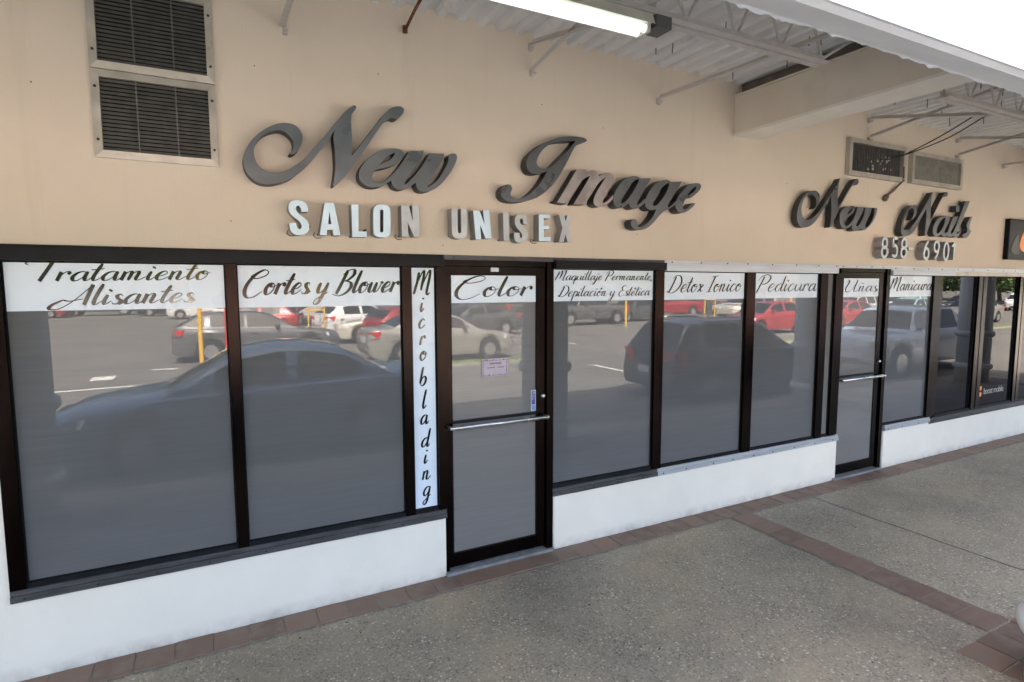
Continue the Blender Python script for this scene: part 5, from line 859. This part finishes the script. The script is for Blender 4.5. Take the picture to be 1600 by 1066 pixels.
def vent_bar(x0, x1, z0, z1, label, slatm, gap):
    v = thing('vent_grille', label, 'vent'); fw = .045
    bm = bmesh.new()
    for (a, b, c, d) in ((x0, x1, z0, z0+fw), (x0, x1, z1-fw, z1)): box(bm, a, b, -.05, -.001, c, d)
    for (a, b) in ((x0, x0+fw), (x1-fw, x1)): box(bm, a, b, -.0495, -.001, z0+fw+.0005, z1-fw-.0005)
    fin('frame', bm, M['vent'], v, bevel=.003)
    boxo('backing', M['void'], v, x0+fw, x1-fw, -.006, -.001, z0+fw, z1-fw)
    bm = bmesh.new(); x = x0+fw+.012
    while x < x1-fw-.01:
        k = random.uniform(-.004, .004)
        if gap: box(bm, x-.0028, x+.0028, -.034, -.014, z0+fw, z1-fw)
        else:
            vs = [(x-.016, -.016), (x+.018, -.034), (x+.0185, -.0325), (x-.0155, -.0145)]
            lo = [bm.verts.new((a, b, z0+fw)) for a, b in vs]; hi = [bm.verts.new((a+k*.3, b, z1-fw)) for a, b in vs]
            bm.faces.new(lo); bm.faces.new(hi[::-1])
            for j in range(4): bm.faces.new((lo[j], lo[(j+1) % 4], hi[(j+1) % 4], hi[j]))
        x += .042 if gap else .0335
    fin('slat', bm, slatm, v)
    return v
v = vent_bar(5.765, 6.75, 3.20, 3.57, 'open dark vent with thin upright bars and a cable, right of the beam', M['louvre'], True)
bm = bmesh.new()                       # torn insulation caught behind the bars
for k in range(14):
    x = random.uniform(6.0, 6.6); z = random.uniform(3.27, 3.45); r = random.uniform(.008, .022)
    q = [bm.verts.new((x+r*math.cos(a)*random.uniform(.5, 1.2), -.0385-.0004*k, z+r*math.sin(a)*random.uniform(.5, 1.4))) for a in [R(s) for s in range(0, 360, 60)]]; bm.faces.new(q)
fin('torn_lining', bm, M['vent'], v)
vent_bar(6.875, 7.92, 3.205, 3.55, 'closed grey vent with upright slats above the word Nails', M['ventslat'], False)
def cable(label, runs, r=.007, name='cable'):
    bm = bmesh.new()
    for pts in runs:
        dense = []
        P3 = [Vector(p) for p in pts]
        for i in range(len(P3)-1):
            p0, p1, p2, p3 = P3[max(0, i-1)], P3[i], P3[i+1], P3[min(len(P3)-1, i+2)]
            for k in range(6):
                t = k/6; dense.append(.5*((2*p1) + (p2-p0)*t + (2*p0-5*p1+4*p2-p3)*t*t + (3*p1-p0-3*p2+p3)*t**3))
        dense.append(P3[-1]); tube(bm, dense, r, 6)
    return tag(fin(name, bm, M['cable'], None, smooth=True), label, 'cable')
cable('black cable drooping from the open vent up to the roof deck', [[(6.42, -.03, 3.44), (6.56, -.05, 3.455), (6.72, -.12, 3.50), (7.06, -.30, 3.655), (7.30, -.49, 3.845)], [(6.30, -.03, 3.40), (6.48, -.05, 3.42), (6.70, -.10, 3.50), (7.00, -.24, 3.67), (7.22, -.42, 3.85)]])
bm = bmesh.new()
tube(bm, [(6.70, -.055, 3.36), (6.705, -.058, 3.25), (6.69, -.04, 3.19), (6.56, -.02, 3.09), (6.45, -.02, 3.02)], .009, 8)
tube(bm, [(6.72, -.055, 3.22), (6.60, -.018, 3.10), (6.47, -.016, 3.03)], .007, 8)
tube(bm, [(6.47, -.025, 3.035), (6.43, -.03, 2.995)], .026, 8)
tag(fin('plug_cable', bm, mat('dusty_cable', (.16, .13, .10), .8), None, smooth=True), 'short dusty cable end hanging under the open vent', 'cable')
# ================================================================== cars (they stand behind the viewer and show in the glass)
def interp(t, x):
    if x <= t[0][0]: return t[0][1]
    for a, b in zip(t, t[1:]):
        if x <= b[0]:
            f = (x-a[0])/(b[0]-a[0]); f = f*f*(3-2*f) if len(a) > 2 else f
            return a[1] + (b[1]-a[1])*f
    return t[-1][1]
SPEC = {
 'sedan': dict(L=4.6, W=1.80, belt=[(0, .62), (.05, .72), (.25, .78), (1.25, .92), (3.5, 1.0), (4.35, 1.02), (4.52, .98), (4.6, .85)], roof=[(1.15, .90), (1.95, 1.36), (2.45, 1.45), (2.9, 1.44), (3.3, 1.37), (4.0, 1.0)], pil=[(1.15, 2.0), (2.62, 2.72), (3.55, 4.1)], ax=(.92, 3.62), rw=.32, low=.20),
 'hatch': dict(L=4.1, W=1.76, belt=[(0, .62), (.05, .74), (.25, .82), (1.05, .96), (3.4, 1.02), (4.0, 1.05), (4.07, .95), (4.1, .7)], roof=[(.95, .94), (1.8, 1.42), (2.3, 1.51), (3.1, 1.48), (3.55, 1.40), (4.02, 1.04)], pil=[(.95, 1.85), (2.45, 2.55), (3.35, 4.1)], ax=(.82, 3.36), rw=.31, low=.20),
 'suv': dict(L=4.75, W=1.90, belt=[(0, .78), (.05, .92), (.3, 1.0), (1.3, 1.10), (3.5, 1.15), (4.6, 1.18), (4.7, 1.05), (4.75, .8)], roof=[(1.2, 1.08), (1.95, 1.62), (2.4, 1.73), (3.6, 1.73), (4.25, 1.66), (4.62, 1.17)], pil=[(1.2, 2.0), (2.7, 2.8), (3.75, 3.9), (4.3, 4.7)], ax=(.95, 3.78), rw=.37, low=.28),
 'wagon': dict(L=4.75, W=1.82, belt=[(0, .62), (.05, .74), (.25, .82), (1.35, .95), (3.6, 1.02), (4.65, 1.05), (4.72, .95), (4.75, .75)], roof=[(1.3, .94), (2.1, 1.38), (2.6, 1.48), (3.6, 1.47), (4.1, 1.40), (4.66, 1.05)], pil=[(1.3, 2.15), (2.75, 2.85), (3.8, 3.92), (4.35, 4.75)], ax=(.95, 3.75), rw=.33, low=.2),
 'pickup': dict(L=5.3, W=1.86, belt=[(0, .78), (.05, .95), (.3, 1.02), (1.4, 1.10), (3.8, 1.12), (3.9, 1.14), (5.22, 1.14), (5.28, 1.08), (5.3, .8)], roof=[(1.35, 1.09), (1.85, 1.62), (2.15, 1.68), (3.5, 1.68), (3.66, 1.64), (3.85, 1.13)], pil=[(1.35, 1.9), (2.66, 2.74), (3.6, 3.9)], ax=(.95, 4.25), rw=.38, low=.34),
}
def make_car(kind):
    S = SPEC[kind]; L, Wd = S['L'], S['W']; hw0 = Wd/2
    root = bpy.data.objects.new('parked_car', None); COL.objects.link(root)
    xs = sorted(set([0, .02, .06, .12, .2, L, L-.02, L-.06, L-.12, L-.2] + [round(.1*i, 3) for i in range(2, int(L*10)-1)] +
             [round(a+d, 3) for a in S['ax'] for d in (-S['rw']-.06, -S['rw']-.02, S['rw']+.02, S['rw']+.06, 0)]))
    hwf = [(0, hw0*.70), (.12, hw0*.84), (.35, hw0*.94), (.9, hw0), (L-1.0, hw0), (L-.35, hw0*.95), (L-.1, hw0*.87), (L, hw0*.80)]
    ra = S['rw']+.06
    bm = bmesh.new(); rows = []
    for x in xs:
        h = interp(hwf, x); zt = interp(S['belt'], x); e = min(x, L-x)
        zb = S['low'] + max(0, .16-e)*.8
        arch = 0
        for a in S['ax']:
            if abs(x-a) < ra: arch = max(arch, S['rw'] + math.sqrt(max(0, ra*ra-(x-a)**2)))
        zl = max(zb, arch) if arch else zb
        row = [(0, zb), (h*.80, zb), (h*.80, zl), (h*.965, zl), (h*.985, zl+.05), (h, zl+(zt-zl)*.35), (h, zl+(zt-zl)*.62), (h*.985, zt-.10), (h*.955, zt-.03), (h*.89, zt+.002), (h*.55, zt+.022), (0, zt+.032)]
        rows.append([bm.verts.new((x, y, z)) for y, z in row] + [bm.verts.new((x, -y, z)) for y, z in row[1:-1]][::-1])
    n = len(rows[0])
    for a, b in zip(rows, rows[1:]):
        for k in range(n): bm.faces.new((a[k], a[(k+1) % n], b[(k+1) % n], b[k]))
    bm.faces.new(rows[0]); bm.faces.new(rows[-1][::-1])
    bmesh.ops.remove_doubles(bm, verts=bm.verts, dist=1e-4)
    # cabin: paint faces stay on the body, glass faces go to their own mesh
    gbm = bmesh.new()
    x0, x1 = S['roof'][0][0], S['roof'][-1][0]; cx = [x0 + (x1-x0)*i/44 for i in range(45)]
    prev = None; zr_max = max(z for _, z in S['roof'])
    def ring_(x):
        zb_ = interp(S['belt'], x)-.01; zr = max(interp(S['roof'], x), zb_+.012); h = interp(hwf, x)*.91; hh = zr-zb_
        ht = h - hh*.42
        return [(h, zb_), (h-.42*min(.05, hh*.3), zb_+min(.05, hh*.3)), (ht+.42*min(.07, hh*.25), zr-min(.07, hh*.25)), (ht-.03, zr-.008), (ht*.6, zr+.018), (0, zr+.028)]
    rs = [ring_(x) for x in cx]
    def isglass(x, j):
        f0 = S['roof'][1][0]; slope_front = x < f0 - .04; rr = S['roof'][-2][0]; slope_rear = x > rr + .04
        if j == 1:
            for (a, b) in S['pil']:
                if a - .02 <= x <= b - (.28 if a == S['pil'][0][0] else 0): return False
            return x0+.25 < x < x1-.1
        if j in (3, 4): return (x0+.08 < x and slope_front) or (slope_rear and x < x1-.1)
        return False
    for i in range(44):
        xm = (cx[i]+cx[i+1])/2
        for s in (1, -1):
            for j in range(5):
                tgt = gbm if isglass(xm, j) else bm
                q = [(cx[i], s*rs[i][j][0], rs[i][j][1]), (cx[i+1], s*rs[i+1][j][0], rs[i+1][j][1]), (cx[i+1], s*rs[i+1][j+1][0], rs[i+1][j+1][1]), (cx[i], s*rs[i][j+1][0], rs[i][j+1][1])]
                if s < 0: q = q[::-1]
                tgt.faces.new([tgt.verts.new(p) for p in q])
    bmesh.ops.remove_doubles(bm, verts=bm.verts, dist=1e-4); bmesh.ops.remove_doubles(gbm, verts=gbm.verts, dist=1e-4)
    sh = lambda B: [setattr(v.co, 'x', v.co.x - L/2) for v in B.verts]
    flip = lambda B: [setattr(v.co, 'x', -v.co.x) for v in B.verts]
    bodies = []
    def put(name, B, m, par=None, smooth=True):
        for v in B.verts: v.co.x = L/2 - v.co.x           # nose to +x
        o = fin(name, B, m, par or root, smooth=smooth); return o
    body = put('body', bm, M['paint']); md = body.modifiers.new('edges', 'EDGE_SPLIT'); md.split_angle = R(38)
    put('windows', gbm, M['carglass'])
    if kind == 'pickup':
        B = bmesh.new(); box(B, 3.95, 5.2, -.72, .72, 1.172, 1.176); put('load_bed', B, M['trim'], smooth=False)
    for a in S['ax']:
        for s in (1, -1):
            yo = s*(hw0*.985); B = bmesh.new(); r = S['rw']
            lathe(B, [(r*.60, 0), (r*.92, 0), (r, -.03*s), (r, -.20*s), (r*.6, -.22*s)], (a, yo, r), 28, 'y'); wo = put('wheel', B, M['tyre'], smooth=False)
            B = bmesh.new(); lathe(B, [(r*.60, .004*s), (r*.57, -.012*s), (r*.5, -.055*s), (.02, -.055*s)], (a, yo, r), 28, 'y')
            for k in range(7):
                q = k*2*math.pi/7; c_, s_ = math.cos(q), math.sin(q); w_ = .028
                pts = [(.04, w_), (r*.55, w_*.7), (r*.55, -w_*.7), (.04, -w_)]
                f1 = [B.verts.new((a+u*c_-v*s_, yo-s*.004, r+u*s_+v*c_)) for u, v in pts]; B.faces.new(f1)
            put('rim', B, M['rim'], wo, smooth=False)
    for s in (1, -1):
        zt = interp(S['belt'], .15)
        B = bmesh.new(); h1, h2 = interp(hwf, .03), interp(hwf, .42)
        vs = [(.01, s*h1*.55, zt-.06), (.035, s*h1*1.02, zt-.05), (.45, s*(h2+.006), zt+.0), (.40, s*(h2+.006), zt-.12), (.05, s*h1*1.03, zt-.20), (.0, s*h1*.55, zt-.18)]
        f1 = [B.verts.new(v) for v in vs]; f2 = [B.verts.new((v[0]+.05, v[1]*.93, v[2])) for v in vs]; B.faces.new(f1); B.faces.new(f2[::-1])
        for k in range(6): B.faces.new((f1[k], f1[(k+1) % 6], f2[(k+1) % 6], f2[k]))
        put('headlight', B, M['headlight'], smooth=False)
        zt = interp(S['belt'], L-.2); B = bmesh.new(); h1, h2 = interp(hwf, L-.03), interp(hwf, L-.35); tall = .34 if kind in ('suv', 'pickup') else .17
        vs = [(L+.004, s*h1*.62, zt-.10), (L-.03, s*h1*1.02, zt-.07), (L-.32, s*(h2+.006), zt-.05), (L-.26, s*(h2+.006), zt-.06-tall), (L-.03, s*h1*1.04, zt-.10-tall), (L+.004, s*h1*.62, zt-.10-tall*.8)]
        f1 = [B.verts.new(v) for v in vs]; f2 = [B.verts.new((v[0]-.05, v[1]*.93, v[2])) for v in vs]; B.faces.new(f1); B.faces.new(f2[::-1])
        for k in range(6): B.faces.new((f1[k], f1[(k+1) % 6], f2[(k+1) % 6], f2[k]))
        put('taillight', B, M['taillight'], smooth=False)
        B = bmesh.new(); zx = x0+.55; box(B, zx, zx+.13, *sorted((s*(hw0*.93), s*(hw0+.13))), interp(S['belt'], zx)+.03, interp(S['belt'], zx)+.15)
        bmesh.ops.bevel(B, geom=B.edges[:], offset=.03, segments=2, affect='EDGES'); put('mirror', B, M['paint'])
        for hx in (S['pil'][1][0]-.25, S['pil'][1][1]+.85):
            B = bmesh.new(); box(B, hx, hx+.17, *sorted((s*(hw0*.98), s*(hw0+.025))), interp(S['belt'], hx)-.15, interp(S['belt'], hx)-.12); put('handle', B, M['paint'], smooth=False)
    B = bmesh.new(); box(B, L-.02, L+.014, -.26, .26, .62, .76); put('number_plate', B, M['plate'], smooth=False)
    B = bmesh.new(); box(B, -.012, .05, -.42, .42, .34, .5); put('grille', B, M['trim'], smooth=False)
    if kind in ('wagon', 'suv'):
        for s in (1, -1):
            B = bmesh.new(); zr = interp(S['roof'], 3.0); hr = rs[22][3][0]
            tube(B, [(S['roof'][2][0]-.1, s*hr, zr+.02), (S['roof'][2][0], s*hr, zr+.055), (S['roof'][3][0], s*hr, zr+.055), (S['roof'][3][0]+.2, s*hr, zr+.01)], .018, 8); put('roof_rail', B, M['rim'])
    return root
PROTO = {}
def car(kind, x, y, head, col, label):
    if kind not in PROTO: PROTO[kind] = make_car(kind); o = PROTO[kind]
    else: o = copy_tree(PROTO[kind])
    o.name = {'pickup': 'pickup_truck', 'suv': 'parked_suv', 'wagon': 'parked_wagon'}.get(kind, 'parked_car')
    o.location = (x, y, LOT-.01); o.rotation_euler = (0, 0, R(head))
    tag(o, label, {'pickup': 'pickup truck', 'suv': 'car'}.get(kind, 'car'), 'cars in the parking lot mirrored in the glass')
    for c in o.children: c.color = (*col, 1)
    return o
SIL, WHT, REDC, BLK, DK = (.25, .24, .215), (.72, .72, .71), (.27, .018, .022), (.012, .012, .014), (.06, .065, .07)
car('sedan', .55, -4.85, 180, (.11, .24, .42), 'blue sedan nearest the shop, mirrored across the two left windows')
car('suv', 9.57, -4.85, 0, (.014, .015, .018), 'black sport utility parked close, mirrored under Detox Ionico').scale = (.9, .92, .9)
car('pickup', 16.2, -4.9, 180, (.26, .32, .40), 'old blue grey pickup mirrored in the second door and Manicura pane')
car('wagon', 1.3, -16.2, 0, (.10, .10, .105), 'dark silver estate car with roof rails behind the blue sedan')
car('sedan', 6.15, -13.0, 0, SIL, 'silver sedan on the near row, mirrored in the first door')
car('hatch', 6.0, -22.6, -18, WHT, 'white hatchback turned away beyond the silver sedan')
car('hatch', 7.0, -17.3, -14, REDC, 'red car with sloping tail behind the silver sedan')
car('sedan', 6.6, -19.8, 184, (.5, .47, .4), 'pale beige sedan squeezed between white hatchback and red car')
car('pickup', 2.0, -29.5, 200, REDC, 'red pickup mirrored under the words Cortes y Blower')
car('suv', 4.8, -27.6, 190, BLK, 'black jeep like car beside the red pickup')
car('suv', 8.0, -31.5, 178, DK, 'dark tall car behind the yellow frame sign')
car('suv', -.8, -45.5, 0, WHT, 'white sport utility far off above the dark estate car')
car('sedan', -3.2, -52, 0, BLK, 'black sedan far off left of the white sport utility')
car('pickup', -8.2, -55, 180, DK, 'dark pickup far off, second from the left edge')
car('sedan', -12.0, -53, 20, REDC, 'red sedan far off behind the standing person')
car('hatch', 11, -36, 160, REDC, 'red hatchback far off beside the narrow lettered strip')
car('pickup', 12.6, -33.5, 175, REDC, 'red pickup far off at the left of the first door glass')
car('suv', 14.6, -30.6, 180, BLK, 'black sport utility mirrored high in the first door')
car('pickup', 19.0, -29.3, 0, DK, 'dark pickup seen from behind in the first door glass')
car('pickup', 19.6, -24.4, 180, (.09, .09, .09), 'dark grey pickup mirrored under Depilación')
car('sedan', 24.4, -26.0, 172, DK, 'charcoal sedan parked right of the dark grey pickup')
car('pickup', 29.8, -28.6, 188, REDC, 'red pickup mirrored at the left of the Detox pane')
car('sedan', 35.0, -31.0, 180, DK, 'dark sedan between the yellow posts')
car('sedan', 37.0, -28.2, 186, (.6, .6, .6), 'pale silver sedan mirrored under the word Ionico')
car('hatch', 23.6, -15.2, 180, (.27, .022, .028), 'red hatchback on the near row under Pedicura')
car('sedan', 30.2, -15.6, 182, (.2, .015, .02), 'dark red sedan next in the row after the red hatchback')
car('pickup', 31.0, -22.0, 180, (.5, .47, .4), 'beige pickup behind the red hatchback')
car('suv', 39.0, -20.5, 180, SIL, 'silver sport utility mirrored high in the second door')
car('suv', 46.0, -21.2, 180, WHT, 'white sport utility mirrored in the Manicura pane')
car('wagon', 39.5, -17.2, 182, (.12, .2, .2), 'dull green estate car behind the blue grey pickup')
car('sedan', 41.3, -14.6, 180, SIL, 'silver sedan mirrored in the first dark pane')
car('suv', 52.0, -19.8, 180, DK, 'grey sport utility behind the silver sedan in the dark glass')
car('suv', 65, -21.5, 165, WHT, 'left white jeep like car far off in the dark glass')
car('suv', 71, -22.5, 165, WHT, 'right white jeep like car at the far end of the dark glass')
car('sedan', 4.4, -25.4, 190, BLK, 'low black sedan just left of the white hatchback')
car('sedan', 10.6, -20.6, 176, DK, 'charcoal sedan half hidden beyond the silver sedan roof')
car('hatch', 1.6, -24.6, 196, (.3, .02, .022), 'small red hatchback nose showing above the blue sedan roof')
car('sedan', 9.0, -26.5, 182, WHT, 'white sedan roof showing past the red car with sloping tail')
# ------------------------------------------------------------------ posts, barrel
def post(x, y, h, m, label, name='marker_post'):
    t = thing(name, label, 'post', (x, y, LOT-.01), 'painted posts in the lot')
    bm = bmesh.new(); tube(bm, [(0, 0, 0), (0, 0, h)], .055, 14); fin('pipe', bm, M[m], t, smooth=False)
    bm = bmesh.new(); lathe(bm, [(.16, 0), (.15, .06), (.06, .075)], n=18); fin('footing', bm, M['kerb'], t)
post(-.30, -13.4, 2.7, 'yellow', 'yellow post in front of the dark estate car'); post(.33, -13.3, 2.7, 'red', 'red post beside the yellow one, before the estate car')
post(20.3, -21.6, 3.2, 'yellow', 'slim yellow post right of the dark grey pickup'); post(37.5, -24.2, 3.0, 'yellow', 'yellow post at the right of the Ionico strip')
post(46.5, -19.0, 3.0, 'yellow', 'yellow post mirrored in the second door')
def frame_sign(x, y, w, label):
    t = thing('frame_sign', label, 'sign post', (x, y, LOT-.01), 'yellow pipe frames in the lot')
    for s in (-1, 1):
        bm = bmesh.new(); tube(bm, [(s*w/2, 0, 0), (s*w/2, 0, 2.1)], .035, 10); fin('leg', bm, M['yellow'], t)
    bm = bmesh.new(); tube(bm, [(-w/2, 0, 2.1), (w/2, 0, 2.1)], .035, 10); fin('top_rail', bm, M['yellow'], t)
    bm = bmesh.new(); tube(bm, [(-w/2, 0, 1.3), (w/2, 0, 1.3)], .03, 10); fin('cross_rail', bm, M['yellow'], t)
    bm = bmesh.new(); tube(bm, [(0, 0, 2.1), (0, 0, 3.4)], .03, 10); fin('mast', bm, M['yellow'], t)
frame_sign(3.75, -20.6, .62, 'yellow pipe frame before the white hatchback'); frame_sign(30.5, -25.2, .9, 'yellow pipe frame before the red pickup in the Detox pane')
frame_sign(51.5, -18.2, 1.2, 'yellow pipe frame mirrored in the Manicura pane'); frame_sign(58, -21, 1.2, 'yellow pipe frame far off in the dark glass')
bl = thing('traffic_barrel', 'orange and white traffic barrel mirrored in the dark glass', 'traffic barrel', (20.6, -5.2, LOT-.01))
bm = bmesh.new(); lathe(bm, [(.30, .06), (.29, .3), (.275, .32), (.27, .58), (.255, .60), (.25, .84), (.235, .86), (.225, 1.02), (.15, 1.06)], n=28); fin('drum', bm, M['orange'], bl, smooth=False)
for z, r in ((.36, .2765), (.64, .2575)):
    bm = bmesh.new(); lathe(bm, [(r, z), (r-.004, z+.15)], n=28); fin('band', bm, M['whitep'], bl)
bm = bmesh.new(); lathe(bm, [(.40, 0), (.39, .06), (.3, .065)], n=28); fin('base', bm, M['tyre'], bl)
bm = bmesh.new(); tube(bm, [(-.12, 0, 1.05), (-.10, 0, 1.14), (.10, 0, 1.14), (.12, 0, 1.05)], .022, 8); fin('handle', bm, M['orange'], bl)
# ------------------------------------------------------------------ far standing person
def person(x, y, ang):
    t = thing('person', 'person in white trousers standing in the lot, mirrored at the far left', 'person', (x, y, LOT-.01)); t.rotation_euler = (0, 0, ang)
    def skin(name, verts, edges, m, lv=2):
        me = bpy.data.meshes.new(name); me.from_pydata([v[:3] for v in verts], edges, []); o = link(name, me, m, t)
        md = o.modifiers.new('skin', 'SKIN'); md.use_smooth_shade = True
        for i, v in enumerate(verts): me.skin_vertices[0].data[i].radius = (v[3], v[4] if len(v) > 4 else v[3])
        me.skin_vertices[0].data[0].use_root = True
        s = o.modifiers.new('sub', 'SUBSURF'); s.levels = s.render_levels = lv; return o
    V = [(0, 0, .95, .13, .10), (0, .01, 1.2, .13, .09), (0, 0, 1.40, .14, .085), (0, -.01, 1.50, .055), (0, 0, 1.57, .085, .095), (0, .01, 1.68, .075, .09), (0, 0, 1.73, .05)]
    E_ = [(0, 1), (1, 2), (2, 3), (3, 4), (4, 5), (5, 6)]
    for s in (-1, 1):
        b = len(V); V += [(s*.18, 0, 1.40, .05), (s*.235, -.01, 1.14, .042), (s*.23, .06, .90, .032), (s*.23, .08, .80, .028, .04), (s*.09, 0, .86, .085), (s*.10, .02, .48, .058), (s*.11, -.01, .10, .04), (s*.115, .12, .04, .035, .03)]
        E_ += [(2, b), (b, b+1), (b+1, b+2), (b+2, b+3), (0, b+4), (b+4, b+5), (b+5, b+6), (b+6, b+7)]
    skin('body', V, E_, M['skin'])
    skin('shirt', [(0, 0, .94, .155, .12), (0, .01, 1.2, .15, .108), (0, 0, 1.40, .155, .10), (0, 0, 1.46, .09), (.19, 0, 1.39, .066), (.225, -.005, 1.2, .06), (-.19, 0, 1.39, .066), (-.225, -.005, 1.2, .06)], [(0, 1), (1, 2), (2, 3), (2, 4), (4, 5), (2, 6), (6, 7)], M['shirt'])
    skin('trousers', [(0, 0, .96, .145, .115), (.09, 0, .85, .10), (.10, .02, .48, .078), (.11, -.01, .10, .062), (-.09, 0, .85, .10), (-.10, .02, .48, .078), (-.11, -.01, .10, .062)], [(0, 1), (1, 2), (2, 3), (0, 4), (4, 5), (5, 6)], M['trousers'])
    skin('hair', [(0, -.03, 1.62, .07, .08), (0, -.012, 1.70, .082, .095), (0, 0, 1.745, .05)], [(0, 1), (1, 2)], M['hair'])
person(-7.5, -31.5, R(10))
# ------------------------------------------------------------------ trees behind the lot
def make_tree(seed, h, rad, nl):
    rnd = random.Random(seed); root = bpy.data.objects.new('tree', None); COL.objects.link(root)
    bm = bmesh.new(); tube(bm, [(0, 0, 0), (.1, .05, h*.2), (.05, .1, h*.45), (.2, 0, h*.75)], [.28, .22, .16, .05], 8)
    cl = []
    for k in range(13):
        a = rnd.uniform(0, 6.28); rr = rad*rnd.uniform(.15, .85); z = h*rnd.uniform(.32, .95); rr *= 1.1-.55*max(0, (z/h-.55))
        cl.append((rr*math.cos(a), rr*math.sin(a), z, rad*rnd.uniform(.28, .5)))
        tube(bm, [(.06, .08, h*rnd.uniform(.18, .5)), (rr*.5*math.cos(a), rr*.5*math.sin(a), z*.8), (rr*math.cos(a), rr*math.sin(a), z)], [.10, .06, .02], 5)
    fin('trunk', bm, M['bark'], root)
    bm = bmesh.new()
    for k in range(nl):
        c = rnd.choice(cl); u = Vector((rnd.gauss(0, 1), rnd.gauss(0, 1), rnd.gauss(0, .8))).normalized()*c[3]*rnd.uniform(.45, 1.08)
        p = Vector(c[:3])+u; s = rnd.uniform(.12, .26); a = Vector((rnd.gauss(0, 1), rnd.gauss(0, 1), rnd.gauss(0, .6))).normalized(); b = a.orthogonal().normalized()
        bm.faces.new([bm.verts.new(p+a*s), bm.verts.new(p+b*s*.6), bm.verts.new(p-a*s), bm.verts.new(p-b*s*.6)])
    fin('crown', bm, M['leaf'], root, keep=True)
    return root
tp = [make_tree(11, 9, 4.2, 3600), make_tree(12, 11, 4.6, 4200), make_tree(13, 7, 3.6, 3000)]
used = set()
def tree(k, x, y, s, rot):
    o = tp[k] if k not in used else copy_tree(tp[k]); used.add(k)
    o.location = (x, y, LOT-.02); o.scale = (s, s, s); o.rotation_euler = (0, 0, rot)
    tag(o, ['tree of middle height in the dark belt behind the lot', 'tall dark tree in the belt behind the lot', 'low bushy tree in the belt behind the lot'][k], 'tree', 'trees behind the parking lot')
rt = random.Random(5)
for i in range(30):                    # long back belt
    tree(i % 3, -45+i*5.2+rt.uniform(-1, 1), -72-i*.1+rt.uniform(-4, 4), rt.uniform(.9, 1.25), rt.uniform(0, 6))
for i in range(13):                    # belt at the far right end
    tree((i+1) % 3, 84+i*3.2+rt.uniform(-1.5, 1.5), -16-i*3.6+rt.uniform(-2, 2), rt.uniform(.95, 1.35), rt.uniform(0, 6))
for i in range(7): tree(i % 3, 60+i*4.5, -31+rt.uniform(-2, 2), rt.uniform(.8, 1.05), rt.uniform(0, 6))
